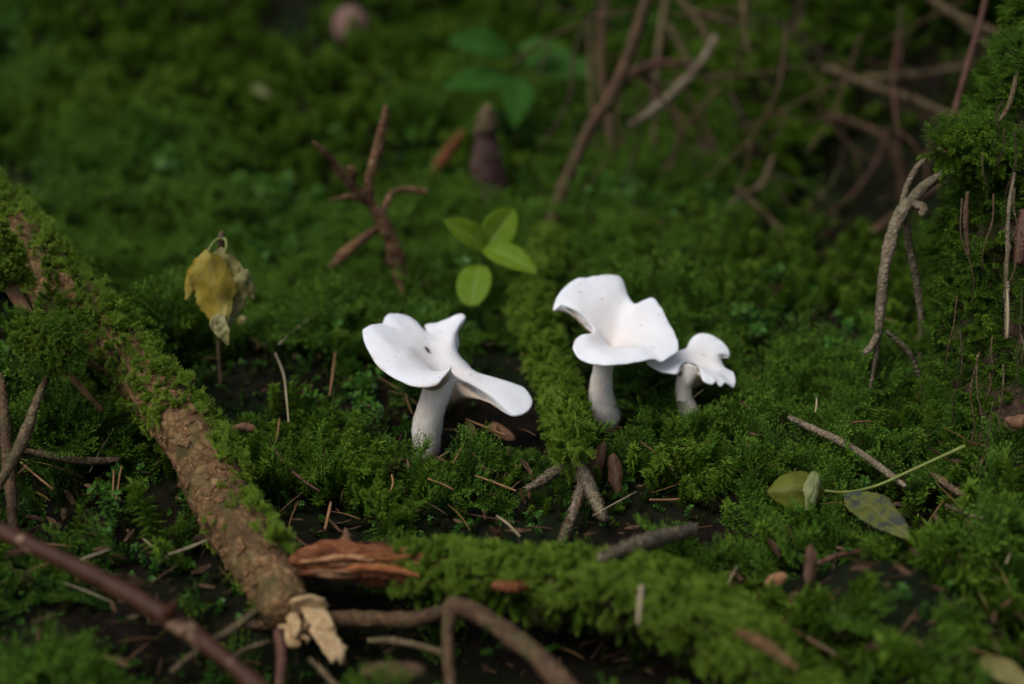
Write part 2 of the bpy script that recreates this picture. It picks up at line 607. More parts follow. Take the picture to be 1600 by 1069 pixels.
def twig_mesh(name, pts, mat, n=None, sides=8, rough=.16, peg=0, pegL=.0012, seed=0, lump=.08, fib=0.0):
    Q = [res(p) for p in pts]
    n = n or max(12, 7 * len(Q))
    V, F, S, fr, _, _ = tube_data(Q, n, sides, rough, seed=seed, lump=lump, fib=fib)
    if peg:
        pv, pf = pegs(S, fr, peg, pegL, seed)
        F = F + [tuple(x + len(V)) for x in pf]
        V = np.vstack([V, pv])
    return mesh(name, V, F, mat), Q

SEED = [100]
def twig(name, label, cat, pts, mat, group=None, branches=(), knots=(), **kw):
    """a stick: its own mesh, with side shoots as children"""
    SEED[0] += 1
    kw.setdefault('seed', SEED[0])
    me, Q = twig_mesh(name, pts, M[mat], **kw)
    if not branches:
        return tag(link(name, me), label, cat, group)
    base = min((q[:3] for q in Q), key=lambda q: q[2])
    t = thing(name, label, cat, base, group)
    link('main_stem', me, t)
    for k, b in enumerate(branches):
        kb = dict(kw)
        kb['seed'] = kw['seed'] * 7 + k
        kb.pop('n', None)
        bm, _ = twig_mesh('side_shoot', b, M[mat], **kb)
        link('side_shoot', bm, t)
    return t

# ------------------------------------------------------------------ moss shoots
def leaves_mesh(P, D, S, N, L, Wd, fold=.15, curl=.1, age=None, mid=.42):
    L = np.broadcast_to(np.asarray(L, float), (len(P),))[:, None]
    Wd = np.broadcast_to(np.asarray(Wd, float), (len(P),))[:, None]
    v0 = P
    v1 = P + D * L * mid + S * Wd * .5 + N * L * fold
    v2 = P + D * L * mid - S * Wd * .5 + N * L * fold
    v3 = P + D * L * (1 - curl * .3) - N * L * curl
    V = np.stack([v0, v1, v2, v3], 1).reshape(-1, 3)
    o = np.arange(len(P))[:, None, None] * 4
    F = (o + np.array([[0, 1, 3], [0, 3, 2]])[None]).reshape(-1, 3)
    a = np.repeat(age if age is not None else np.zeros(len(P)), 4)
    a = a.reshape(-1, 4) + np.array([-.1, 0, 0, .12])
    return V, F, np.clip(a.ravel(), 0, 1)

def stem_strip(P, r):
    T, N, B = frames(P)
    a = np.array([0, 2.1, 4.2])
    V = (P[:, None] + (N[:, None] * np.cos(a)[None, :, None] + B[:, None] * np.sin(a)[None, :, None]) * r).reshape(-1, 3)
    n = len(P)
    i, j = np.meshgrid(np.arange(n - 1), np.arange(3), indexing='ij')
    a0, a1, b1, b0 = i * 3 + j, i * 3 + (j + 1) % 3, (i + 1) * 3 + (j + 1) % 3, (i + 1) * 3 + j
    F = np.concatenate([np.stack([a0, a1, b1], -1).reshape(-1, 3), np.stack([a0, b1, b0], -1).reshape(-1, 3)])
    return V, F

def merge(parts):
    Vs, Fs, As, o = [], [], [], 0
    for V, F, A in parts:
        Vs.append(V); Fs.append(F + o); As.append(A)
        o += len(V)
    return np.vstack(Vs), np.vstack(Fs), np.concatenate(As)

def arch(L, bend, n, rg, wob=.06):
    """stem in the x-z plane that starts upright and bows over"""
    t = np.linspace(0, 1, n)
    ang = bend * t ** 1.3 + wob * np.sin(t * 6 + rg.random() * 6)
    dx, dz = np.sin(ang), np.cos(ang)
    x = np.r_[0, np.cumsum(dx[:-1])] / (n - 1) * L
    z = np.r_[0, np.cumsum(dz[:-1])] / (n - 1) * L
    y = np.sin(t * 4 + rg.random() * 6) * L * wob * .5
    return np.stack([x, y - y[0], z], 1)

def shoot_feather(rg, L=.017):
    n = 22
    P = arch(L, 1.0 + rg.random() * .8, n, rg)
    T, N, B = frames(P)
    side = np.array([0, 1.0, 0])
    parts = [(*stem_strip(P, .00016), np.zeros(n * 3) + .1)]
    PP, DD, SS, NN, LL, AG = [], [], [], [], [], []
    def along(Q, Tq, nq, step, ll, a0, a1, rank):
        m = max(3, int(np.linalg.norm(np.diff(Q, axis=0), axis=1).sum() / step))
        tt = np.linspace(0.02, 1, m) * (len(Q) - 1)
        i = np.minimum(tt.astype(int), len(Q) - 2)
        f = (tt - i)[:, None]
        p = Q[i] * (1 - f) + Q[i + 1] * f
        t_ = Tq[i]
        b_ = unit(np.cross(t_, nq))
        for rk in range(rank):
            ph = rk * 2 * math.pi / rank + np.arange(m) * .9
            o = b_ * np.cos(ph)[:, None] + nq * np.sin(ph)[:, None]
            d = unit(t_ * .75 + o * .8 + rg.normal(0, .12, (m, 3)))
            PP.append(p); DD.append(d)
            SS.append(unit(np.cross(d, o))); NN.append(unit(o - d * (d * o).sum(1, keepdims=True)))
            LL.append(np.full(m, ll) * (.8 + .4 * rg.random(m)))
            AG.append(np.linspace(a0, a1, m))
    up0 = unit(np.cross(side, T))
    along(P, T, up0[n // 2], .0007, .0011, .1, 1, 3)
    k = 13
    for q in range(k):
        t = .22 + .76 * q / (k - 1)
        i = int(t * (n - 1))
        bl = L * .42 * (1 - ((t - .35) / .75) ** 2) * (.7 + .5 * rg.random())
        if bl < .001: bl = .001
        for sg in (-1, 1):
            d0 = unit(side * sg * .85 + T[i] * .55 + up0[i] * rg.normal(0, .18))
            mm = 6
            tt = np.linspace(0, 1, mm)[:, None]
            Q = P[i] + d0 * bl * tt + (T[i] * .25 - up0[i] * .30) * bl * tt ** 2
            along(Q, unit(np.gradient(Q, axis=0)), up0[i], .00055, .00085, t * .6, min(1, t * .6 + .5), 2)
    PP, DD, SS, NN = map(np.vstack, (PP, DD, SS, NN))
    LL, AG = np.concatenate(LL), np.concatenate(AG)
    parts.append(leaves_mesh(PP, DD, SS, NN, LL, LL * .55, .12, .12, AG))
    return merge(parts)

def shoot_star(rg, L=.016, leafL=.0030, n_leaf=95, w=.26, spread=1.0, bend=.7, curl=.25):
    n = 16
    P = arch(L, bend * (.4 + rg.random()), n, rg)
    T, N, B = frames(P)
    parts = [(*stem_strip(P, .0002), np.zeros(n * 3) + .1)]
    tt = np.linspace(.12, 1, n_leaf)
    i = np.minimum((tt * (n - 1)).astype(int), n - 2)
    f = (tt * (n - 1) - i)[:, None]
    p = P[i] * (1 - f) + P[i + 1] * f
    ph = np.arange(n_leaf) * 2.39996
    o = N[i] * np.cos(ph)[:, None] + B[i] * np.sin(ph)[:, None]
    sp = (spread * (1.15 - .75 * tt ** 3))[:, None]
    d = unit(T[i] * .6 + o * sp + rg.normal(0, .13, (n_leaf, 3)))
    s = unit(np.cross(d, T[i]))
    nn = unit(np.cross(s, d))
    LL = leafL * (.7 + .5 * rg.random(n_leaf)) * np.where(tt > .93, .75, 1)
    parts.append(leaves_mesh(p, d, s, nn, LL, LL * w, .10, curl, tt))
    return merge(parts)

def shoot_round(rg, L=.014):
    n = 14
    P = arch(L, .9 * (.5 + rg.random()), n, rg)
    T, N, B = frames(P)
    parts = [(*stem_strip(P, .0002), np.zeros(n * 3) + .1)]
    m = 24
    tt = np.linspace(.2, 1, m)
    i = np.minimum((tt * (n - 1)).astype(int), n - 2)
    f = (tt * (n - 1) - i)[:, None]
    p = P[i] * (1 - f) + P[i + 1] * f
    ph = np.arange(m) * 2.39996
    o = N[i] * np.cos(ph)[:, None] + B[i] * np.sin(ph)[:, None]
    d = unit(T[i] * .45 + o + rg.normal(0, .15, (m, 3)))
    s = unit(np.cross(d, T[i]))
    nn = unit(np.cross(s, d))
    LL = .0023 * (.7 + .5 * rg.random(m))
    # six-sided leaf: base, two low, two high, tip
    L_, W_ = LL[:, None], LL[:, None] * .62
    v = [p, p + d * L_ * .3 + s * W_ * .42 + nn * L_ * .10, p + d * L_ * .3 - s * W_ * .42 + nn * L_ * .10,
         p + d * L_ * .68 + s * W_ * .5 + nn * L_ * .10, p + d * L_ * .68 - s * W_ * .5 + nn * L_ * .10, p + d * L_ * .98 - nn * L_ * .12,
         p + d * L_ * .55]
    V = np.stack(v, 1).reshape(-1, 3)
    fo = np.arange(m)[:, None, None] * 7
    F = (fo + np.array([[0, 1, 6], [0, 6, 2], [1, 3, 6], [6, 4, 2], [3, 5, 6], [6, 5, 4]])[None]).reshape(-1, 3)
    parts.append((V, F, np.repeat(tt * .8, 7)))
    return merge(parts)

def shoot_tuft(rg, n_st=6, L=.008, leafL=.0042):
    """cushion of several short hair-leaved shoots"""
    parts = []
    for q in range(n_st):
        V, F, A = shoot_star(rg, L * (.7 + .5 * rg.random()), leafL, 34, .10, .55, .5, .30)
        a = rg.random() * 6.28
        rr = .0028 * math.sqrt(rg.random())
        c, s = math.cos(a), math.sin(a)
        Rm = np.array([[c, -s, 0], [s, c, 0], [0, 0, 1]])
        parts.append((V @ Rm.T + np.array([rr * math.cos(a * 3.7), rr * math.sin(a * 3.7), -.001]), F, A))
    return merge(parts)

def shoot_hypnum(rg, L=.011):
    """creeping shoot with dense curved leaves and short side shoots"""
    parts = [shoot_star(rg, L, .0019, 70, .30, .85, 1.3, .45)]
    for q in range(5):
        V, F, A = shoot_star(rg, L * (.3 + .25 * rg.random()), .0015, 26, .30, .8, .9, .45)
        a = (1.2 if q % 2 else -1.2) + rg.normal(0, .2)
        c, s = math.cos(a), math.sin(a)
        Rm = np.array([[1, 0, 0], [0, c, -s], [0, s, c]])
        t = .2 + .14 * q
        parts.append((V @ Rm.T + np.array([L * t * t * .6, 0, L * t * .75]), F, A))
    return merge(parts)

def variants(cname, fn, mat, k, seed):
    c = bpy.data.collections.new(cname)
    rg = np.random.default_rng(seed)
    for i in range(k):
        V, F, A = fn(rg)
        o = bpy.data.objects.new("moss_shoot", mesh("moss_shoot", V, F, M[mat], False, {'age': A}))
        c.objects.link(o)
    return c

VAR = {
    'feather': variants("feather_shoots", shoot_feather, 'moss', 4, 11),
    'star': variants("star_shoots", shoot_star, 'star', 4, 12),
    'round': variants("round_shoots", shoot_round, 'round', 4, 13),
    'tuft': variants("tuft_shoots", shoot_tuft, 'star', 3, 14),
    'hypnum': variants("bark_shoots", shoot_hypnum, 'hypnum', 4, 15),
    'plume': variants("plume_shoots", lambda rg: shoot_feather(rg, .014), 'hypnum', 4, 19),
    'long': variants("long_shoots", lambda rg: shoot_feather(rg, .027), 'moss', 4, 29),
    'brown': variants("withered_shoots", lambda rg: shoot_star(rg, .014, .0026, 60, .22, .8, 1.0, .3), 'brown', 3, 16),
}
NVAR = {k: len(c.objects) for k, c in VAR.items()}

def scatter_group(coll):
    ng = bpy.data.node_groups.new("scatter_" + coll.name, 'GeometryNodeTree')
    ng.interface.new_socket("Geometry", in_out='INPUT', socket_type='NodeSocketGeometry')
    ng.interface.new_socket("Geometry", in_out='OUTPUT', socket_type='NodeSocketGeometry')
    N = ng.nodes
    gi, go = N.new("NodeGroupInput"), N.new("NodeGroupOutput")
    ci = N.new("GeometryNodeCollectionInfo")
    ci.inputs['Collection'].default_value = coll
    ci.inputs['Separate Children'].default_value = True
    ci.inputs['Reset Children'].default_value = True
    ip = N.new("GeometryNodeInstanceOnPoints")
    def na(nm, typ):
        a = N.new("GeometryNodeInputNamedAttribute")
        a.data_type = typ
        a.inputs['Name'].default_value = nm
        return a.outputs['Attribute']
    L = ng.links.new
    L(gi.outputs[0], ip.inputs['Points'])
    L(ci.outputs[0], ip.inputs['Instance'])
    ip.inputs['Pick Instance'].default_value = True
    L(na('idx', 'INT'), ip.inputs['Instance Index'])
    L(na('rot', 'FLOAT_VECTOR'), ip.inputs['Rotation'])
    L(na('scl', 'FLOAT'), ip.inputs['Scale'])
    L(ip.outputs[0], go.inputs[0])
    return ng
SG = {k: scatter_group(c) for k, c in VAR.items()}

def dir_euler(Z, spin):
    Z = unit(Z)
    ref = np.where(np.abs(Z[:, 2:3]) < .95, np.array([[0, 0, 1.0]]), np.array([[1.0, 0, 0]]))
    A = unit(np.cross(ref, Z))
    B = np.cross(Z, A)
    X = A * np.cos(spin)[:, None] + B * np.sin(spin)[:, None]
    Y = np.cross(Z, X)
    ey = -np.arcsin(np.clip(X[:, 2], -1, 1))
    ex = np.arctan2(Y[:, 2], Z[:, 2])
    ez = np.arctan2(X[:, 1], X[:, 0])
    return np.stack([ex, ey, ez], 1)

def scatter(name, kind, P, Z, spin, S, tint, parent=None, label=None):
    if len(P) == 0:
        return None
    me = bpy.data.meshes.new(name)
    me.vertices.add(len(P))
    off = np.zeros(3) if parent is None else np.array(parent.location)
    me.vertices.foreach_set("co", (P - off).astype(np.float32).ravel())
    a = me.attributes.new("rot", 'FLOAT_VECTOR', 'POINT')
    a.data.foreach_set("vector", dir_euler(Z, spin).astype(np.float32).ravel())
    a = me.attributes.new("scl", 'FLOAT', 'POINT')
    a.data.foreach_set("value", np.asarray(S, np.float32))
    a = me.attributes.new("tint", 'FLOAT', 'POINT')
    a.data.foreach_set("value", np.clip(tint, 0, 1).astype(np.float32))
    a = me.attributes.new("idx", 'INT', 'POINT')
    a.data.foreach_set("value", RNG.integers(0, NVAR[kind], len(P)).astype(np.int32))
    o = bpy.data.objects.new(name, me)
    COL.objects.link(o)
    if parent is not None:
        o.parent = parent
    md = o.modifiers.new("scatter", 'NODES')
    md.node_group = SG[kind]
    o['kind'] = 'stuff'
    if label: o['label'] = label
    return o

# ================================================================== THE GROUND
def axis(lo, hi, step, far, grow=1.22):
    a = list(np.arange(lo, hi + step / 2, step))
    s, x = step, hi
    while x < far:
        s *= grow
        x += s
        a.append(x)
    s, x = step, lo
    while x > -far:
        s *= grow
        x -= s
        a.insert(0, x)
    return np.array(a)
gx, gy = axis(-.85, .85, .006, 60), axis(.22, 1.9, .006, 60)
GX, GY = np.meshgrid(gx, gy, indexing='ij')
GZ = G(GX, GY)
ny = len(gy)
ii, jj = np.meshgrid(np.arange(len(gx) - 1), np.arange(ny - 1), indexing='ij')
GF = np.stack([ii * ny + jj, (ii + 1) * ny + jj, (ii + 1) * ny + jj + 1, ii * ny + jj + 1], -1).reshape(-1, 4)
ground = link('ground', mesh('ground', np.stack([GX, GY, GZ], -1).reshape(-1, 3), GF, M['soil']))
tag(ground, 'dark peaty forest floor under the moss', kind='structure')

# ------------------------------------------------------------------ moss carpet
def carpet_points():
    out = []
    y = .27
    while y < 1.95:
        s = .0044 if y < .85 else .0044 * (1 + 1.6 * (y - .85))
        hw = .36 * (.94 * y + .10) + .05 + .05 * y
        n = int(2 * hw / s)
        x = -hw + (np.arange(n) + RNG.random(n)) * s
        yy = y + (RNG.random(n) - .5) * s * 1.4
        out.append(np.stack([x, yy, np.full(n, s)], 1))
        y += s
    return np.vstack(out)
CP = carpet_points()
cx, cy, cs = CP.T
cz = G(cx, cy)
e = .003
nrm = unit(np.stack([-(G(cx + e, cy) - G(cx - e, cy)) / (2 * e), -(G(cx, cy + e) - G(cx, cy - e)) / (2 * e), np.ones_like(cx)], 1))

def spot(px, py, rx, ry):
    c = _flat(px, py)
    return np.exp(-((cx - c[0]) / rx) ** 2 - ((cy - c[1]) / ry) ** 2)

hole = n2(cx, cy, .024, 31, 3) * 1.0 + n2(cx, cy, .010, 33) * .55
far = np.clip((cy - .74) / .15, 0, 1)
hole = hole * (1 - .5 * far) + far * .75 * n2(cx, cy, .10, 35, 2)
bare = .12 * np.clip(n2(cx, cy, .05, 71, 2) * 2.5, -.2, 1) + 1.1 * spot(790, 838, .13, .018) + 1.0 * spot(775, 668, .020, .020) + 2.2 * spot(795, 684, .016, .015) + .15 * spot(430, 700, .05, .09) + 1.1 * spot(570, 985, .075, .032) + .12 * spot(1330, 330, .11, .12) + .45 * spot(740, 655, .03, .03) + .4 * spot(955, 700, .025, .025) \
    + .75 * spot(782, 600, .016, .06) + .75 * spot(915, 640, .016, .05) + .6 * spot(860, 640, .014, .06) + .7 * spot(840, 985, .05, .022) + .3 * spot(470, 830, .02, .03) + .35 * spot(1080, 430, .10, .05) + .35 * spot(1560, 1000, .04, .03) + .25 * spot(180, 620, .05, .05)
bankm = 1 / (1 + np.exp(-(cx - .26) / .03)) * 1 / (1 + np.exp(-(cy - 1.05) / .03))
bare = bare + .8 * spot(975, 1018, .06, .014) + .34 * np.clip((cx - .12) / .10, 0, 1) * np.clip((cy - .80) / .12, 0, 1)
stemgap = spot(668, 712, .010, .012) + spot(945, 668, .010, .012) + spot(1078, 654, .008, .010)
bare = bare + 1.6 * stemgap
keep = (hole + bare + .10 * bankm < .14 + .13 * far + .07 * (cx < -.02) * (cy < .62)) & (RNG.random(len(cx)) < .66)
sp = n2(cx, cy, .11, 41, 3) * 1.3 + RNG.normal(0, .16, len(cx))
sp2 = n2(cx, cy, .07, 47, 3) * 1.3 + RNG.normal(0, .13, len(cx))
cush = spot(1390, 960, .06, .05) + .8 * spot(1000, 1000, .09, .03) + .8 * spot(560, 1069, .12, .015)
rb = np.clip((cx - .10) / .10, 0, 1) * np.clip((cy - .74) / .10, 0, 1)
kind = np.full(len(cx), 0)                       # feather
kind[sp > .22] = 1                               # star
kind[(sp2 > .20) & (sp < .22)] = 2               # round leaved
kind[(cush > .45) & (RNG.random(len(cx)) < .8)] = 3
kind[(cy > .95) & (sp > -.1)] = 1
kind[RNG.random(len(cx)) < .05 + .30 * rb] = 5
tint = .37 + .45 * n2(cx, cy, .10, 51, 2) + RNG.normal(0, .13, len(cx)) + far * (cx < .12) * (.12 + .5 * n2(cx, cy, .13, 57, 2))  # last term lightens the left background moss, painting in the light there
tint -= .55 * rb  # shade of the right-hand hollow painted into the moss colour
tilt = RNG.normal(0, .48, (len(cx), 2))
Zc = unit(nrm * .65 + np.array([0, 0, .35]) + np.c_[tilt, np.zeros(len(cx))])
spin = RNG.random(len(cx)) * 6.283
clump = n2(cx, cy, .022, 61, 2)
near_stem = np.clip(spot(800, 692, .026, .018) + spot(668, 722, .021, .020) + spot(900, 775, .022, .030) + spot(945, 672, .020, .018) + spot(1078, 658, .018, .015), 0, 1)
base_s = (1 - .6 * near_stem) * 1.42 * (cs / .0044) ** .75 * (.6 + .6 * RNG.random(len(cx))) * (1 + .6 * clump) * np.exp(.22 * np.abs(RNG.normal(0, 1, len(cx))) * (RNG.random(len(cx)) < .3))
Pc = np.stack([cx, cy, cz - .002 + .010 * clump], 1)
# the moss is low under and just in front of the largest mushroom
lobe = gp(770, 690)
low_m = ((cx - lobe[0]) / .030) ** 2 + ((cy - lobe[1] - .012) / .040) ** 2 < 1
foot = gp(668, 712)
low_m |= ((cx - foot[0]) / .013) ** 2 + ((cy - foot[1]) / .020) ** 2 < 1
tip_ = gp(815, 692)
low_m |= ((cx - tip_[0]) / .024) ** 2 + ((cy - tip_[1] + .012) / .050) ** 2 < 1
base_s = np.where(low_m, np.minimum(base_s * .5, .75), base_s)
Pc[:, 2] -= np.where(low_m, .004, 0)
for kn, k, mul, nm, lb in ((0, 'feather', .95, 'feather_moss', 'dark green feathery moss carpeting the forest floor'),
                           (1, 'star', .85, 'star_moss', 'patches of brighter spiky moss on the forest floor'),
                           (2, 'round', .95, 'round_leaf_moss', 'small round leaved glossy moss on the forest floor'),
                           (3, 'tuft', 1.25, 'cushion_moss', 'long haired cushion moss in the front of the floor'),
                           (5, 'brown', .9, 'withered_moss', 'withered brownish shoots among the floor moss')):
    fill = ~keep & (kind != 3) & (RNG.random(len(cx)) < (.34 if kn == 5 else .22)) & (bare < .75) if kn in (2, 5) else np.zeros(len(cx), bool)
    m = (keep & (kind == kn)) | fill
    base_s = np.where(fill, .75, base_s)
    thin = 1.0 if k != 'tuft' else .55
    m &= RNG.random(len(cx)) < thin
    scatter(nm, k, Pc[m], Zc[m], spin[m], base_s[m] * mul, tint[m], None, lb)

lm = keep & ~low_m & (spot(795, 690, .03, .03) < .25) & (cy < 1.0) & (RNG.random(len(cx)) < .045) & (near_stem < .2) & (cush < .3)
Zl = unit(np.c_[RNG.normal(0, .6, (len(cx), 2)), np.full(len(cx), .75)])
scatter('long_moss', 'long', Pc[lm], Zl[lm], spin[lm], .75 + .5 * RNG.random(int(lm.sum())), tint[lm] + .12, None, 'long feathery moss fronds rising out of the floor moss')

# ------------------------------------------------------------------ moss on branches
def moss_on(parent, V, nr, S, fr, kind, count, cover, scale=.6, seed=0, along=.35, out=.8, up=.25, tint0=.5, tvar=.3, sink=.0006, name='moss', label=None, droop=0.0, mul=1.0, den=1.0):
    rg = np.random.default_rng(seed)
    n, sd = V.shape[:2]
    r = S[:, 3]
    pr = np.interp(np.linspace(0, n - 1, 400), np.arange(n), r)
    count = int(count * den)
    cdf = np.cumsum(pr) / pr.sum()
    t = np.interp(rg.random(count), cdf, np.linspace(0, 1, 400))
    a = rg.random(count)
    fi = t * (n - 1)
    i = np.minimum(fi.astype(int), n - 2)
    f = (fi - i)[:, None]
    g = a * sd
    j = np.minimum(g.astype(int), sd - 1)
    h = (g - j)[:, None]
    j2 = (j + 1) % sd
    def bl(A):
        return (A[i, j] * (1 - f) + A[i + 1, j] * f) * (1 - h) + (A[i, j2] * (1 - f) + A[i + 1, j2] * f) * h
    P, N_ = bl(V), unit(bl(nr))
    T = fr[0][i]
    ns = fbm(P / .016, seed, 3)
    m = rg.random(count) < np.clip(cover(t, N_, ns), 0, 1)
    P, N_, T, t, ns = P[m], N_[m], T[m], t[m], ns[m]
    k = len(P)
    Z = N_ * out + T * along + np.array([0, 0, up - droop]) + rg.normal(0, .33, (k, 3))
    scale = scale * mul
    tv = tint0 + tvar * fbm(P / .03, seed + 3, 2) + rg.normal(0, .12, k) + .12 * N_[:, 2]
    return scatter(name, kind, P - N_ * sink, Z, rg.random(k) * 6.283, scale * (.6 + .7 * rg.random(k)), tv, parent, label)

M['rot2'] = mat_wood('orange_rotten_wood', (.13, .040, .012), (.30, .105, .032), (.46, .22, .09), (25, 160, 160))
# ================================================================== MOSSY LOG AT LEFT
logp = [(-150, 225, .705, 116.2), (-60, 305, .69, 107.0), (20, 376, .668, 96.7), (95, 458, .648, 89.3), (165, 528, .632, 85.6), (235, 606, .618, 85.6),
        (303, 690, .600, 91.1), (350, 790, .572, 91.1), (402, 872, .548, 87.4), (452, 955, .525, 78.1)]
Q = [res(p) for p in logp]
left_log = thing('mossy_log', 'thick mossy log leaning up at the left with a pale splintered broken end', 'log', Q[-1][:3])
V, F, S, fr, VG, NG = tube_data(Q, 320, 72, .15, rs=.006, seed=5, lump=.06)
log_bark = link('bark', mesh('bark', V, F, M['log_bark']), left_log)
def cov_log(t, N_, ns):
    top = np.clip((N_[:, 2] * .6 + N_[:, 0] * .45 + .45) * 1.5, 0, 1)
    main = (t < .66) * (.06 + .95 * (ns > -.16)) * np.clip(top + .25, 0, 1)
    low = (t >= .66) * ((N_[:, 0] > .30) * (t < .92) * 1.0 + (ns > .36) * .5)
    fade = np.clip((.72 - t) / .10, 0, 1)
    return main * fade + low * (ns > -.4)
moss_on(left_log, VG, NG, S, fr, 'hypnum', 2800, cov_log, .44, 21, .5, .7, .1, .72, .4)
moss_on(left_log, VG, NG, S, fr, 'plume', 2600, cov_log, .46, 24, .5, .8, .15, .72, .4, den=.6)
moss_on(left_log, VG, NG, S, fr, 'star', 1500, lambda t, N_, ns: (t < .62) * (ns > 0) * np.clip(N_[:, 2] + .5, 0, 1), .45, 22, .3, .8, .2, .45)
# bark flakes on the bare stretch
rg = np.random.default_rng(3)
def flake_mesh(rg, r):
    k = 9
    a = np.sort(np.linspace(0, 6.283, k, endpoint=False) + rg.normal(0, .2, k))
    rad = .0026 * (.35 + .8 * rg.random(k))
    x, y = rad * np.cos(a) * 1.45, rad * np.sin(a)
    z = np.sqrt(np.maximum(r * r - y * y, 0)) - r
    z = z + .0006 * (np.abs(x) / .004) ** 2
    top = np.stack([x, y, z + .0003 + .0003 * rg.random(k)], 1)
    bot = np.stack([x * 1.05, y * 1.05, z - .0009], 1)
    V = np.vstack([top, bot, [[0, 0, .0005]]])
    F = [(i, (i + 1) % k, 2 * k) for i in range(k)] + [(i, k + i, k + (i + 1) % k, (i + 1) % k) for i in range(k)]
    return mesh('bark_flake', V, F, M['flake'], False)
FL = [flake_mesh(rg, .0145) for _ in range(8)]
cnt = 0
for q in range(900):
    if cnt >= 110: break
    t = rg.uniform(.60, .975)
    a = rg.random() * 72
    i, j = int(t * 319), int(a) % 72
    n_ = NG[i, j]
    tocam = C_ - VG[i, j]
    if n_ @ unit(tocam) < .05: continue
    if vnoise(VG[i:i + 1, j] / .008, 77)[0] < -.35: continue
    T = fr[0][i]
    B = np.cross(n_, T)
    ang = rg.normal(0, .9)
    X = T * math.cos(ang) + B * math.sin(ang)
    Y = np.cross(n_, X)
    s = rg.uniform(.35, 1.1)
    o = link('bark_flake', FL[cnt % 8], log_bark)
    p = VG[i, j] + n_ * rg.uniform(-.0003, .0003)
    mw = Matrix(((X[0] * s, Y[0] * s, n_[0] * s, p[0]), (X[1] * s, Y[1] * s, n_[1] * s, p[1]), (X[2] * s, Y[2] * s, n_[2] * s, p[2]), (0, 0, 0, 1)))
    o.matrix_basis = mw
    cnt += 1

def slab(name, outline, d, th, mat, parent, tiltv=(0, 0), seed=0, rough=.0006, dome=.0, jag=False):
    """an irregular piece: pixel outline at depth d, thickened away from the viewer, tilted in depth"""
    O = np.array(outline, float)
    c = O.mean(0)
    pts = closed_spline(np.c_[O, np.zeros(len(O))], max(18, len(O) * 3))[:, :2]
    rg = np.random.default_rng(seed)
    if jag:
        O2 = np.vstack([O, O[:1]])
        ts = np.linspace(0, len(O), len(O) * 3, endpoint=False)
        pts = np.stack([np.interp(ts, np.arange(len(O) + 1), O2[:, k]) for k in (0, 1)], 1) + rg.normal(0, 1.1, (len(ts), 2))
    rings = []
    for k, s in enumerate((1.0, .72, .4)):
        for (px, py) in c + (pts - c) * s:
            dd = d + tiltv[0] * (px - c[0]) * 1e-4 + tiltv[1] * (py - c[1]) * 1e-4 - dome * (1 - s)
            rings.append(W(px, py, dd))
    n = len(pts)
    V = np.array(rings + [W(c[0], c[1], d - dome)])
    V[:] += (fbm(V / .003 + seed, seed, 3) * rough)[:, None] * -F_[None]
    back = V[:n] + F_ * th
    V = np.vstack([V, back, [W(c[0], c[1], d + th)]])
    F = []
    for k in range(2):
        for i in range(n):
            F.append((k * n + i, k * n + (i + 1) % n, (k + 1) * n + (i + 1) % n, (k + 1) * n + i))
    for i in range(n):
        F.append((2 * n + i, 2 * n + (i + 1) % n, 3 * n))
        F.append((3 * n + 1 + i, 3 * n + 1 + (i + 1) % n, (i + 1) % n, i))
        F.append((3 * n + 1 + (i + 1) % n, 3 * n + 1 + i, 4 * n + 1))
    return link(name, mesh(name, V, F, M[mat]), parent)

for k, (ol, dd, tv) in enumerate((
        ([(428, 962), (450, 948), (478, 955), (482, 980), (474, 992), (484, 996), (480, 1004), (468, 996), (470, 1010), (452, 1013), (444, 1000), (432, 978)], .521, (0, -1.5)),
        ([(470, 948), (500, 940), (516, 962), (522, 985), (514, 982), (505, 962), (494, 985), (482, 972)], .517, (.5, -1.5)),
        ([(482, 985), (500, 962), (520, 980), (528, 998), (534, 1008), (541, 1014), (538, 1026), (534, 1040), (524, 1030), (518, 1036), (500, 1010)], .511, (1, -2.0)),
        ([(452, 940), (480, 930), (505, 938), (512, 952), (490, 960), (460, 962)], .519, (0, 2.5)),
        ([(444, 955), (462, 952), (470, 985), (462, 1000), (452, 992)], .519, (0, -1)))):
    slab('splinter', ol, dd, .004, 'splinter', left_log, tv, 50 + k, .0016, 0, True)

# ================================================================== FALLEN LOG ACROSS THE FRONT
fl = [(575, 898, 0.538, 25.8), (640, 896, 0.532, 47.6), (740, 900, 0.525, 51.7), (850, 912, 0.518, 57.1), (950, 924, 0.511, 63.9),
      (1050, 944, 0.504, 70.7), (1130, 989, 0.492, 68.0), (1200, 1044, 0.481, 59.8), (1290, 1124, 0.468, 57.1), (1400, 1234, 0.452, 51.7)]
Q = [res(p) for p in fl]
front_log = thing('fallen_log', 'moss covered fallen log lying across the front with a red rotten broken end', 'log', Q[3][:3])
V, F, S, fr, VG, NG = tube_data(Q, 110, 28, .2, rs=.012, seed=8, lump=.1)
link('bark', mesh('bark', V, F, M['dark_bark']), front_log)
cv = lambda t, N_, ns: np.clip((t - .02) / .10, 0, 1) ** 1.3 * np.clip(.62 + N_[:, 2] * .7 + ns * .9, .05, 1)
moss_on(front_log, VG, NG, S, fr, 'plume', 1700, cv, .56, 31, .2, .75, .25, .55, .4)
moss_on(front_log, VG, NG, S, fr, 'star', 2300, cv, .48, 32, .1, .8, .35, .55, .4)
moss_on(front_log, VG, NG, S, fr, 'brown', 500, lambda t, N_, ns: (N_[:, 2] < .1) * (t > .3) * .9, .65, 33, .1, .6, -.5, .6, droop=.6, den=1.6)
moss_on(front_log, VG, NG, S, fr, 'star', 700, lambda t, N_, ns: (N_[:, 2] < .15) * (t > .25) * .9, .55, 34, .1, .6, -.5, .5, droop=.5)
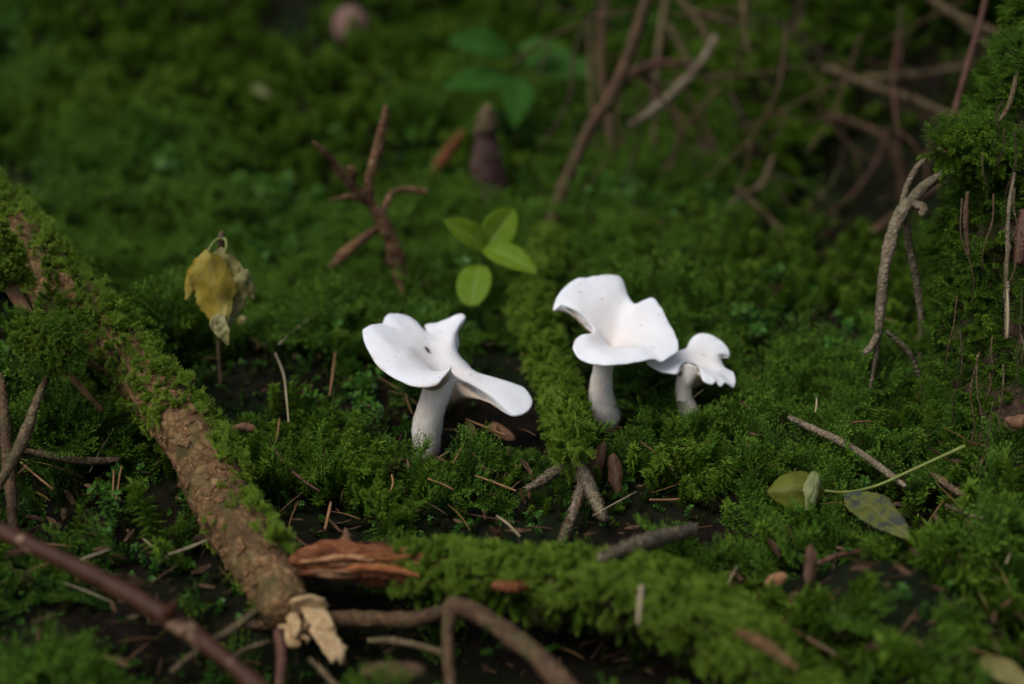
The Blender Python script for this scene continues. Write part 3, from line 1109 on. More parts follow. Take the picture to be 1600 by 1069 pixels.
me, _ = twig_mesh('rotten_core', [(446, 884, .546, 12), (475, 880, .545, 30), (520, 879, .542, 42), (580, 884, .538, 52), (640, 888, .532, 54), (700, 890, .526, 50)], M['rot'], 110, 40, .3, seed=9, lump=.1, fib=.30)
core = link('rotten_core', me, front_log)
for pts, mt in (([(448, 884, .540, 10), (478, 872, .537, 24), (520, 860, .534, 26), (570, 864, .530, 22), (640, 872, .527, 12)], 'rot'),
                ([(452, 892, .541, 14), (500, 884, .537, 26), (560, 878, .532, 28), (620, 880, .528, 26), (660, 884, .526, 12)], 'rot'),
                ([(470, 878, .534, 4), (520, 873, .530, 9), (560, 872, .527, 8), (585, 876, .525, 4)], 'tan'),
                ([(512, 900, .534, 8), (560, 893, .528, 17), (610, 897, .524, 21), (662, 908, .522, 12)], 'rot'),
                ([(520, 893, .530, 4), (570, 887, .522, 10), (620, 891, .518, 9), (655, 900, .517, 4)], 'tan_red'),
                ([(486, 896, .534, 4), (505, 899, .530, 8), (535, 901, .528, 7), (560, 899, .527, 4)], 'chip'),
                ([(770, 915, .508, 10), (800, 917, .506, 15), (835, 916, .508, 8)], 'rot')):
    me, _ = twig_mesh('rotten_splinter', pts, M[{'tan_red': 'rot2'}.get(mt, mt)], 70, 18, .45, fib=.35, seed=len(pts) + int(pts[0][1]), lump=.15)
    link('rotten_splinter', me, core)
rg = np.random.default_rng(12)
for k in range(16):
    x0, y0 = rg.uniform(452, 600), rg.uniform(868, 902)
    L_ = rg.uniform(25, 75)
    dd = .537 - (x0 - 450) * .0001 - .004 * rg.random()
    me, _ = twig_mesh('rotten_splinter', [(x0, y0, dd, 2), (x0 + L_ * .4, y0 - rg.uniform(0, 4), dd - .002, rg.uniform(3, 6)), (x0 + L_, y0 - rg.uniform(-3, 5), dd - .001, 2)], M[('rot', 'rot2', 'chip', 'rot')[k % 4]], 16, 6, .3, seed=k)
    link('rotten_splinter', me, core)
slab('bark_scrap', [(520, 862), (535, 838), (540, 824), (548, 846), (552, 866), (536, 872)], .540, .0015, 'chip', front_log, (0, 0), 3)

# ================================================================== MUSHROOMS
def mushroom(label, rim, center, stem, sag, seed, bulge=.0016, tc=.010, trim=.0008, low=1.25):
    """rim: (px, py, depth offset in mm); center: (px, py, depth)"""
    d0 = center[2]
    Rm = np.array([W(px, py, d0 + dz * .001) for px, py, dz in rim])
    Cc = W(*center)
    NA, NS = 360, 34
    RC = closed_spline(Rm, NA)
    tv = np.linspace(0, 1, NA, endpoint=False)[:, None]
    RC = RC + (fbm(RC / .006 + seed, seed, 3) * .0006)[:, None] * unit(RC - Cc) + (vnoise(RC / .004, seed + 4) * .0004)[:, None] * np.array([0, 0, 1.0])
    s = np.linspace(0, 1, NS) ** .85
    Z = np.array([0, 0, 1.0])
    D = RC - Cc
    dir_h = unit(D * np.array([1, 1, 0]))
    H = D * np.array([1, 1, .0])
    def membrane(Rim):
        # rim spread inwards like a stretched skin: the finer the wave, the sooner it fades
        Fk = np.fft.rfft(Rim, axis=0)
        kk = np.arange(len(Fk))[:, None]
        n_ = len(Rim)
        c0 = Rim.mean(0)
        def at(sv):
            w = np.where(kk == 0, 0, sv ** np.maximum(1 + (kk - 1) * .36, 1))
            P = np.fft.irfft(Fk * w, n_, axis=0)
            return Cc + (c0 - Cc) * sv ** 1.3 + P
        return at
    memT = membrane(RC)
    def top(sv):
        P = memT(sv) + Z * (bulge * math.sin(math.pi * sv ** 1.4) - sag * (1 - sv) ** 2)
        w = sv * (1 - sv) * 4
        P = P + Z * (fbm(P / .013 + seed, seed + 9, 2) * .0016 * w)[:, None]
        return P
    rows = [top(v) for v in s]
    # the rolled edge
    rows.append(RC + dir_h * trim * .45 - Z * trim * .35)
    rows.append(RC + dir_h * trim * .40 - Z * trim * .95)
    rows.append(RC - Z * trim * 1.25)
    cen = np.concatenate([np.full(NA, (1 - v)) for v in s] + [np.zeros(NA)] * 3)
    Vt = np.vstack([r for r in rows])
    nR = len(rows)
    i, j = np.meshgrid(np.arange(nR - 1), np.arange(NA), indexing='ij')
    Ft = np.stack([i * NA + j, (i + 1) * NA + j, (i + 1) * NA + (j + 1) % NA, i * NA + (j + 1) % NA], -1).reshape(-1, 4)
    base = res(stem[-1])
    t = thing('mushroom', label, 'mushroom', base[:3])
    cap = link('cap', mesh('cap', Vt, Ft, M['cap'], True, {'cen': cen}), t)
    # gills
    NG_, K = 432, 20
    RG = closed_spline(Rm, NG_)
    fl_ = (np.arange(NG_) % 3 == 0) * 1.0
    gr, gc = [], []
    DG = RG - Cc
    memG = membrane(RG)
    for v in np.linspace(1, .10, K):
        th = trim * 1.3 + (tc - trim) * (1 - v) ** 1.25 + fl_ * .0007 * math.sin(math.pi * min(1, v * 1.02)) ** .5
        P = memG(v * .99) + Z * (bulge * math.sin(math.pi * v ** 1.4) - sag * (1 - v) ** 2 - th)[:, None]
        gr.append(P)
        gc.append(np.full(NG_, 1 - v))
    i, j = np.meshgrid(np.arange(K - 1), np.arange(NG_), indexing='ij')
    Fg = np.stack([i * NG_ + j, i * NG_ + (j + 1) % NG_, (i + 1) * NG_ + (j + 1) % NG_, (i + 1) * NG_ + j], -1).reshape(-1, 4)
    gl_ = link('gills', mesh('gills', np.vstack(gr), Fg, M['gill'], True, {'cen': np.concatenate(gc)}), cap)
    Qs = [res(p) for p in stem]
    Vs, Fs, S, fr, VG, NGr = tube_data(Qs, 60, 30, .09, rs=.006, seed=seed, lump=.03)
    hh = np.r_[np.repeat(np.linspace(1, 0, 60), 30), 1, 0]
    link('stem', mesh('stem', Vs, Fs, M['stem'], True, {'h': hh}), t)
    return t, Vt, Ft

g1 = gd(668, 700, .004)
c1 = g1 - .012
rim1 = [(568, 518, 2), (577, 548, -8), (598, 576, -17), (626, 594, -23), (656, 603, -26), (681, 600, -25), (691, 590, -20), (700, 580, -14), (705, 573, -11),
        (705, 580, -6), (716, 592, 0), (730, 599, 3), (744, 610, 3), (757, 621, 1), (785, 640, -5), (806, 648, -7), (824, 640, -3), (830, 624, 2),
        (818, 606, 7), (800, 598, 11), (786, 596, 13), (774, 591, 15), (760, 592, 16), (744, 584, 18), (728, 566, 20), (713, 551, 22), (717, 538, 26),
        (716, 520, 29), (719, 508, 32), (727, 497, 34), (722, 490, 36), (710, 493, 36), (698, 500, 35), (682, 504, 35), (664, 508, 33), (668, 520, 26), (659, 512, 28), (648, 501, 31),
        (632, 491, 31), (613, 489, 27), (603, 495, 22), (598, 506, 16), (584, 507, 10), (573, 511, 5)]
m1, V1, F1 = mushroom('largest white mushroom with a wide lobed cap and a small fly on it', rim1, (690, 568, c1),
                      [(690, 588, c1 + .001, 54), (685, 606, c1 + .001, 48), (675, 635, c1 + .003, 45), (668, 660, c1 + .005, 48), (667, 682, c1 + .007, 47), (668, 708, c1 + .010, 40)],
                      .0060, 3, tc=.015)
g2 = gd(945, 662, .004)
c2 = g2 - .014
rim2 = [(865, 482, 6), (873, 462, 8), (884, 447, 12), (900, 437, 16), (930, 431, 20), (958, 429, 24), (972, 436, 25), (978, 452, 22), (984, 467, 17), (993, 475, 13),
        (1006, 469, 14), (1020, 466, 15), (1031, 478, 12), (1042, 500, 6), (1053, 520, 0), (1059, 536, -5), (1057, 548, -8), (1046, 556, -11), (1034, 563, -14), (1022, 559, -15),
        (1008, 561, -17), (990, 565, -19), (968, 568, -21), (946, 569, -22), (922, 566, -21), (904, 557, -18), (896, 542, -14), (900, 530, -10), (911, 523, -6), (922, 525, -4),
        (926, 519, 3), (918, 510, 5), (907, 503, 6), (896, 491, 7), (887, 481, 6), (877, 476, 3)]
m2, V2, F2 = mushroom('tall white mushroom behind with upright back lobes, beside the smallest one', rim2, (957, 518, c2),
                      [(945, 555, c2 - .002, 40), (943, 572, c2, 31), (939, 600, c2 + .003, 35), (941, 630, c2 + .008, 42), (948, 650, c2 + .012, 42), (950, 664, c2 + .015, 30)],
                      .0075, 5)
g3 = gd(1078, 648, .004)
c3 = g3 - .010
rim3 = [(1010, 561, -5), (1022, 572, -9), (1038, 580, -12), (1058, 582, -13), (1063, 573, -6), (1070, 566, 2), (1079, 566, 4), (1088, 572, 2), (1093, 580, -5),
        (1099, 592, -14), (1112, 598, -14), (1118, 594, -12), (1125, 600, -12), (1132, 595, -9), (1139, 599, -8), (1146, 603, -6), (1148, 594, -3), (1145, 581, 0), (1135, 578, 3), (1128, 567, 6), (1125, 558, 8),
        (1130, 553, 9), (1138, 556, 9), (1138, 545, 11), (1126, 532, 13), (1109, 523, 14), (1093, 522, 14), (1079, 530, 13), (1071, 546, 9), (1058, 548, 6), (1045, 556, 3), (1026, 558, 0)]
m3, V3, F3 = mushroom('smallest white mushroom with a frilled cap and notched edge', rim3, (1084, 560, c3),
                      [(1076, 572, c3, 34), (1073, 588, c3, 29), (1069, 602, c3 + .002, 26), (1069, 622, c3 + .005, 27), (1076, 640, c3 + .008, 30), (1084, 650, c3 + .010, 24)],
                      .0022, 9, .001, .013, .0009)

# fly on the largest cap
bvh = BVHTree.FromPolygons([tuple(v) for v in V1], [tuple(map(int, f)) for f in F1])
hit = bvh.ray_cast(Vector(C_), Vector(unit(ray(666, 547))))
hp = np.array(hit[0]) if hit[0] else W(666, 547, c1)
hn = np.array(hit[1]) if hit[0] else np.array([0, 0, 1.0])
if hn @ (C_ - hp) < 0: hn = -hn
fly = thing('fly', 'tiny dark fly sitting on the largest white cap', 'fly', hp)
fx = unit(np.cross(hn, F_)); fy = np.cross(hn, fx)
ax = unit(fx * .75 - fy * .65); ay = np.cross(hn, ax)
def blob(c, a, b, h, n=10, m=8):
    V, F = [], []
    for i in range(m + 1):
        th = math.pi * i / m
        for j in range(n):
            ph = 6.28318 * j / n
            V.append(c + ax * a * math.cos(th) + ay * b * math.sin(th) * math.cos(ph) + hn * h * math.sin(th) * math.sin(ph))
    for i in range(m):
        for j in range(n):
            F.append((i * n + j, i * n + (j + 1) % n, (i + 1) * n + (j + 1) % n, (i + 1) * n + j))
    return np.array(V), F
def joinm(lst):
    Vs, Fs, o = [], [], 0
    for V, F in lst:
        Vs.append(V); Fs += [tuple(x + o for x in f) for f in F]; o += len(V)
    return np.vstack(Vs), Fs
b0 = hp + hn * .0006
V, F = joinm([blob(b0 - ax * .0007, .0010, .00055, .0005), blob(b0 + ax * .0004, .0006, .0005, .0005), blob(b0 + ax * .0010, .0004, .00045, .0004)])
link('body', mesh('body', V, F, M['fly']), fly)
for sg in (-1, 1):
    w = [b0 + hn * .0004 + ax * .0003, b0 + hn * .0005 - ax * .0007 + ay * sg * .0009, b0 + hn * .00045 - ax * .0019 + ay * sg * .0007, b0 + hn * .0004 - ax * .0017 + ay * sg * .0001]
    w2 = [p + hn * .00005 for p in w]
    link('wing', mesh('wing', w + w2, [(0, 1, 2, 3), (7, 6, 5, 4), (0, 4, 5, 1), (1, 5, 6, 2), (2, 6, 7, 3), (3, 7, 4, 0)], M['wing'], False), fly)
    for k in (-1, 0, 1):
        p0 = b0 + ax * (.0003 + k * .0003)
        lg = [np.r_[p0, .00008], np.r_[p0 + ay * sg * .0008 + ax * k * .0005 + hn * .0004, .00007], np.r_[p0 + ay * sg * .0014 + ax * k * .0009 - hn * .0006, .00005]]
        V, F, *_ = tube_data(lg, 8, 4, 0)
        link('leg', mesh('leg', V, F, M['fly']), fly)

# ================================================================== MOSSY ROOT IN THE MIDDLE
rt = [(862, 350, ('g', .020), 17.9), (850, 405, ('g', .027), 22.2), (830, 475, ('g', .031), 25.4), (857, 560, ('g', .019), 26.4), (880, 635, ('g', .022), 27.4), (888, 692, ('g', .026), 24.3), (892, 720, ('g', .026), 11.6)]
dm = gd(862, 350, .02)
Q = [res(p) for p in rt]
mid = thing('mossy_branch', 'mossy branch running back from between the two larger mushrooms to a forked bare stick', 'branch', Q[3][:3])
V, F, S, fr, VG, NG = tube_data(Q, 70, 18, .2, rs=.01, seed=12, lump=.1)
link('bark', mesh('bark', V, F, M['dark_bark']), mid)
moss_on(mid, VG, NG, S, fr, 'star', 3000, lambda t, N_, ns: np.clip((t - .08) * 6, 0, 1) * np.clip(.6 + N_[:, 2] * .8 + ns * .6, 0, 1), .50, 41, .25, .9, .20, .95, .2, den=.8)
moss_on(mid, VG, NG, S, fr, 'plume', 1200, lambda t, N_, ns: np.clip((t - .03) * 8, 0, 1) * .8, .6, 42, .4, .7, .2, .5)
moss_on(mid, VG, NG, S, fr, 'tuft', 90, lambda t, N_, ns: (t > .55) * 1.0, .75, 43, .5, 0.9, .2, .9)
for pts in ([(862, 352, dm, 26), (884, 286, dm - .005, 22), (922, 200, dm - .01, 20), (955, 150, dm - .012, 22), (985, 80, dm - .015, 20), (1013, -10, dm - .02, 20), (1040, -90, dm - .02, 18)],):
    me, _ = twig_mesh('side_shoot', pts, M['brown_twig'], 60, 9, .15, seed=44)
    link('side_shoot', me, mid)
twig('dead_twig', 'rough pale forked twig hanging at the front end of the mossy branch', 'twig',
     [(893, 714, .600, 20), (910, 742, .594, 25), (927, 775, .586, 22), (944, 812, .577, 15)], 'pale_twig', peg=9000, pegL=.0017,
     branches=([(913, 748, .593, 17), (900, 788, .583, 13), (884, 832, .570, 10), (868, 862, .560, 5)], [(893, 717, .601, 20), (860, 742, .600, 16), (824, 765, .600, 9)]), n=40)

# ================================================================== RIGHT-HAND STUMP AND LEANING ROOT
stp = [(1730, -260, .68, 190), (1705, -60, .67, 170), (1682, 90, .665, 170), (1650, 215, .655, 235), (1632, 330, .655, 250), (1630, 450, .65, 252), (1622, 580, .645, 272), (1612, 700, .64, 300), (1600, 830, .635, 350)]
Q = [res(p) for p in stp]
stump = thing('mossy_stump', 'tall dark mossy stump at the right edge hung with trailing moss', 'stump', Q[-1][:3])
V, F, S, fr, VG, NG = tube_data(Q, 110, 44, .26, rs=.02, seed=15, lump=.05)
link('bark', mesh('bark', V, F, M['dark_bark']), stump)
cam_side = lambda N_: np.clip(.5 - N_[:, 1] * 1.2 - N_[:, 0] * .9, 0, 1)
moss_on(stump, VG, NG, S, fr, 'feather', 7500, lambda t, N_, ns: cam_side(N_) * (.50 + ns * 1.0), .62, 51, .30, .7, 0, .25, .30, droop=.35, mul=1.3, den=.55)
moss_on(stump, VG, NG, S, fr, 'star', 6000, lambda t, N_, ns: cam_side(N_) * (.45 - ns * .9), .60, 52, .2, .75, .1, .20, .3, mul=1.25, den=.55)
moss_on(stump, VG, NG, S, fr, 'brown', 1600, lambda t, N_, ns: cam_side(N_) * .6, .7, 53, .3, .6, 0, .5, droop=.5, mul=1.2, den=.6)
moss_on(stump, VG, NG, S, fr, 'long', 1500, lambda t, N_, ns: cam_side(N_) * .7, .62, 54, .2, .55, 0, .30, .3, droop=1.0)
def lip(pts, seed, scale=.8, kind='feather', cnt=420, parent=stump, tint0=.4):
    Qp = [res(p) for p in pts]
    V, F, S, fr, VG, NG = tube_data(Qp, 24, 10, .25, rs=.006, seed=seed)
    link('branch_stub', mesh('branch_stub', V, F, M['dark_bark']), parent)
    moss_on(parent, VG, NG, S, fr, kind, cnt, lambda t, N_, ns: .9 + 0 * t, scale, seed, .4, .8, .15, tint0)
lip([(1560, 262, .63, 40), (1520, 240, .625, 24), (1474, 238, .622, 8)], 61, .62, 'star', 230)
lip([(1560, 250, .635, 40), (1525, 225, .63, 22), (1490, 222, .628, 8)], 63, .75, 'feather', 160)
lip([(1640, 130, .64, 50), (1595, 95, .635, 26), (1572, 80, .635, 8)], 62, .6, cnt=220)
rg = np.random.default_rng(41)
for k in range(22):
    x0, y0 = rg.uniform(1480, 1600), rg.uniform(130, 640)
    if y0 < 240 and x0 < 1560: continue
    L_ = rg.uniform(40, 170)
    dx = rg.normal(-6, 16)
    dd = .655 - .085 * min(1, max(0, (x0 - 1470) / 110)) ** .6 + rg.uniform(-.012, .004)
    me, _ = twig_mesh('rootlet', [(x0, y0, dd, 3), (x0 + dx * .3 + rg.normal(0, 4), y0 + L_ * .35, dd - .003, 2.8), (x0 + dx * .7 + rg.normal(0, 5), y0 + L_ * .7, dd - .003, 2.2), (x0 + dx, y0 + L_, dd, 1.4)],
                      M[('twig', 'brown_twig', 'dark_bark')[k % 3]], 24, 5, .2, seed=700 + k)
    link('rootlet', me, stump)
for k, (pts, mt) in enumerate((([(1585, 270, .618, 6), (1576, 330, .612, 7), (1574, 400, .610, 7), (1570, 470, .608, 5)], 'pale_twig'),
                               ([(1604, 330, .610, 22), (1598, 370, .608, 24), (1592, 412, .607, 16)], 'red_twig'),
                               ([(1590, 110, .628, 8), (1578, 160, .622, 9), (1562, 190, .62, 7)], 'twig'),
                               ([(1575, 440, .603, 6), (1573, 490, .601, 7), (1572, 530, .60, 4)], 'pale_twig'),
                               ([(1512, 300, .615, 6), (1509, 345, .613, 9), (1513, 400, .612, 5)], 'brown_twig'),
                               ([(1600, 655, .585, 18), (1588, 660, .584, 22), (1572, 655, .586, 8)], 'chip'))):
    me, _ = twig_mesh('root_strand', pts, M[mt], 24, 7, .2, seed=70 + k)
    link('root_strand', me, stump)

ra = [(2050, -560, 1.05, 900), (1800, -420, 1.14, 740), (1560, -230, 1.22, 520), (1400, -105, 1.24, 350), (1285, -10, 1.23, 245), (1205, 110, 1.19, 205), (1140, 220, 1.13, 175), (1080, 310, 1.06, 145), (1020, 390, .98, 110), (960, 450, .91, 70)]  # upper end, out of view, widened on purpose to shade the hollow
Q = [res(p) for p in ra]
root = thing('leaning_root', 'thick blurred mossy root leaning down from the upper right behind the bare twigs', 'root', Q[-1][:3])
V, F, S, fr, VG, NG = tube_data(Q, 80, 26, .28, rs=.03, seed=18, lump=.1)
link('bark', mesh('bark', V, F, M['dark_bark']), root)
moss_on(root, VG, NG, S, fr, 'star', 3800, lambda t, N_, ns: np.clip(.55 - N_[:, 1] * .6 + N_[:, 2] * .3 + ns * .9, 0, 1), 1.5, 81, .3, .7, 0, .80, .35, droop=.3, den=1.7)
moss_on(root, VG, NG, S, fr, 'brown', 1500, lambda t, N_, ns: np.clip(.5 - N_[:, 1] * .4 - ns, 0, 1), 1.2, 82, .3, .7, 0, .5, droop=.4)
moss_on(root, VG, NG, S, fr, 'feather', 1200, lambda t, N_, ns: np.clip(.3 - N_[:, 1] * .6, 0, 1), 1.5, 83, .3, .7, 0, .8, droop=.6, den=2.0)

moss_on(root, VG, NG, S, fr, 'long', 900, lambda t, N_, ns: np.clip(.5 - N_[:, 1] * .6, 0, 1), 1.4, 84, .2, .7, 0, .7, .3, droop=1.0)

# ================================================================== BRANCHES AND STICKS, FRONT
twig('bare_branch', 'smooth red brown branch with pale specks crossing the lower left corner', 'branch',
     [(-60, 790, .505, 27.6), (0, 828, .497, 27.6), (100, 876, .487, 26.7), (200, 928, .476, 27.6), (268, 968, .469, 33.1), (330, 1012, .462, 28.5), (405, 1076, .453, 29.4), (480, 1150, .445, 29.4)],
     'smooth', n=80, sides=14, rough=.10, lump=.14, fib=.05, branches=([(262, 962, .467, 20.2), (270, 950, .463, 14.7), (274, 942, .461, 9.2)],))
twig('forked_branch', 'brown forked branch lying below the fallen log, one prong reaching the bottom edge', 'branch',
     [(372, 978, .545, 13.6), (450, 974, .542, 20.4), (540, 968, .534, 23.8), (640, 968, .516, 23.8), (690, 957, .505, 22.1), (716, 948, .499, 27.2), (760, 968, .493, 28.1), (810, 1002, .484, 29.8), (850, 1037, .475, 31.4), (910, 1100, .463, 32.3)],
     'brown_twig', n=80, sides=12, rough=.32, lump=.15, fib=.14, branches=([(706, 952, .500, 23.8), (700, 985, .494, 17.0), (701, 1030, .486, 17.0), (705, 1090, .477, 20.4)], [(715, 950, .498, 17.0), (722, 940, .497, 11.9)]))
twig('thin_stick', 'thin pale curved stick in the dark hollow under the forked branch', 'stick',
     [(576, 1001, .512, 8), (610, 1001, .508, 11), (650, 1008, .503, 11), (694, 1021, .498, 11)], 'twig')
twig('thin_stick', 'straight reddish stick standing below the splintered log end', 'stick',
     [(436, 985, .510, 18), (440, 1030, .503, 17), (436, 1085, .495, 17)], 'red_twig')
twig('thin_stick', 'greyish stick pointing at the bottom edge below the pale splinters', 'stick',
     [(484, 1030, .492, 7), (505, 1050, .487, 9), (530, 1078, .482, 10)], 'twig')
twig('ribbed_twig', 'ribbed beige twig lying left of the splintered log end', 'twig',
     [(268, 1050, .500, 9), (320, 1010, .510, 12), (365, 982, .516, 14), (400, 955, .522, 13)], 'twig', peg=5000, pegL=.0012, branches=([(350, 1035, .505, 6), (385, 1015, .51, 8), (420, 1003, .515, 7)],))
twig('rotten_stick', 'short brown wood lump poking out right of the log beside the moss', 'stick',
     [(360, 672, .625, 8), (378, 668, .622, 14), (398, 671, .623, 12)], 'chip', rough=.4)
twig('bark_piece', 'pinkish bark piece stuck in the moss at the lower right of the fallen log', 'bark piece',
     [(1150, 988, .462, 10), (1180, 1000, .460, 22), (1215, 1022, .457, 20), (1245, 1045, .455, 8)], 'flake', rough=.3)
twig('bent_twig', 'thin reddish twig lying on moss in front of the yellow blotched leaf', 'twig',
     [(1270, 884, .535, 6), (1310, 868, .54, 9), (1352, 860, .545, 5)], 'red_twig')

# left cluster
ts = twig('tan_stick', 'bare tan stick with a mossy knob beside the big log at the left edge', 'stick',
          [(-40, 370, 0.608, 20), (0, 425, 0.605, 22), (24, 462, 0.602, 20), (45, 495, 0.600, 19), (72, 545, 0.605, 15), (105, 582, 0.615, 11), (160, 642, 0.625, 8)], 'tan', n=50, rough=.1,
          branches=([(70, 530, 0.598, 26), (95, 545, 0.596, 22), (112, 552, 0.596, 10)],))
Qk = [res(p) for p in [(20, 512, 0.593, 14), (45, 518, 0.593, 34), (75, 532, 0.593, 44), (105, 552, 0.593, 30), (118, 560, 0.593, 8)]]
V, F, S, fr, VG, NG = tube_data(Qk, 24, 12, .2, seed=4)
moss_on(ts, VG, NG, S, fr, 'hypnum', 420, lambda t, N_, ns: .9 + 0 * t, .55, 91, .2, .8, .1, .45)
moss_on(ts, VG, NG, S, fr, 'feather', 160, lambda t, N_, ns: .9 + 0 * t, .5, 92, .2, .8, .1, .5)
Qk = [res(p) for p in [(-40, 360, 0.598, 50), (-5, 405, 0.596, 46), (22, 440, 0.596, 18)]]
V, F, S, fr, VG, NG = tube_data(Qk, 20, 12, .2, seed=4)
moss_on(ts, VG, NG, S, fr, 'hypnum', 420, lambda t, N_, ns: .9 + 0 * t, .6, 93, .2, .8, .1, .45)
twig('grey_twig', 'crooked grey twig slanting down to the left edge from the mossy knob', 'twig',
     [(80, 568, 0.606, 10), (74, 590, 0.602, 11), (58, 625, 0.582, 13), (44, 668, 0.575, 19), (20, 720, 0.567, 17), (-25, 795, 0.555, 18)], 'twig', n=50, rough=.3, lump=.2, peg=1200, pegL=.001)
twig('peeling_stick', 'peeling brown stick standing upright at the far left edge', 'stick',
     [(2, 585, 0.608, 12), (8, 660, 0.590, 18), (14, 740, 0.580, 20), (20, 800, 0.570, 17)], 'brown_twig', n=40, rough=.3, branches=([(18, 795, 0.570, 15), (22, 850, 0.563, 15), (25, 905, 0.555, 13)],))
twig('ribbed_twig', 'ribbed brown twig lying flat left of the big log', 'twig',
     [(34, 704, 0.593, 10), (80, 712, 0.595, 13), (130, 720, 0.599, 14), (185, 719, 0.605, 8)], 'twig', peg=6000, pegL=.0013, n=40)

# right side
twig('arching_twig', 'dead arching lichen grey twig drooping from the stump at the right', 'twig',
     [(1492, 262, .652, 9.6), (1452, 286, .648, 16.0), (1425, 312, .645, 19.2), (1404, 340, .642, 22.4), (1392, 375, .640, 20.0), (1381, 430, .640, 17.6), (1375, 490, .641, 15.2), (1372, 520, .641, 12.0)],
     'pale_twig', n=60, sides=9, rough=.3, lump=.15, peg=3500, pegL=.0011,
     branches=([(1470, 232, .652, 5.6), (1436, 258, .650, 9.6), (1416, 295, .648, 9.6), (1408, 332, .643, 9.6)],
               [(1415, 330, .645, 11.2), (1420, 380, .655, 11.2), (1432, 440, .662, 12.0), (1440, 510, .668, 9.6), (1437, 570, .673, 7.2)],
               [(1374, 518, .641, 11.2), (1362, 540, .641, 12.0), (1350, 552, .640, 7.2)],
               [(1374, 515, .641, 9.6), (1368, 560, .645, 7.2), (1360, 608, .65, 4.0)],
               [(1385, 518, .642, 7.2), (1415, 545, .648, 9.6), (1430, 570, .652, 8.0), (1450, 630, .66, 5.6)],
               [(1425, 318, .643, 14.4), (1442, 325, .641, 16.0), (1440, 338, .640, 8.0)]))
twig('red_stem', 'thin dark red stem slanting down in front of the dark hollow at top right', 'stem',
     [(1548, -40, .78, 9), (1530, 40, .775, 10), (1515, 90, .77, 11), (1495, 160, .76, 9), (1470, 245, .75, 8)], 'red_twig', n=40)
gl = lambda L_, lf: [(a, b_, ('g', lf), w) for a, b_, w in L_]
twig('mossy_twig', 'patchy pale brown twig lying on the moss behind the fallen leaves', 'twig',
     gl([(1232, 652, 8), (1270, 670, 12), (1310, 688, 13), (1350, 712, 12), (1385, 738, 12), (1415, 760, 7)], .021), 'pale_twig', n=60, peg=3000, pegL=.001, rough=.25)
twig('ribbed_twig', 'long ribbed twig lying on the moss at the right below the stump', 'twig',
     gl([(1455, 740, 8), (1490, 765, 11), (1540, 795, 12), (1600, 828, 13), (1680, 870, 13)], .020), 'twig', n=60, peg=3500, pegL=.0011,
     branches=(gl([(1478, 790, 7), (1520, 806, 10), (1570, 820, 12), (1620, 838, 12)], .018),))
twig('ribbed_twig', 'ribbed pale twig end sticking out of the fallen log moss', 'twig',
     [(935, 874, .505, 12), (975, 858, .509, 20), (1025, 842, .520, 22), (1082, 828, ('g', .03), 14)], 'pale_twig', n=40, peg=12000, pegL=.0022, sides=10)

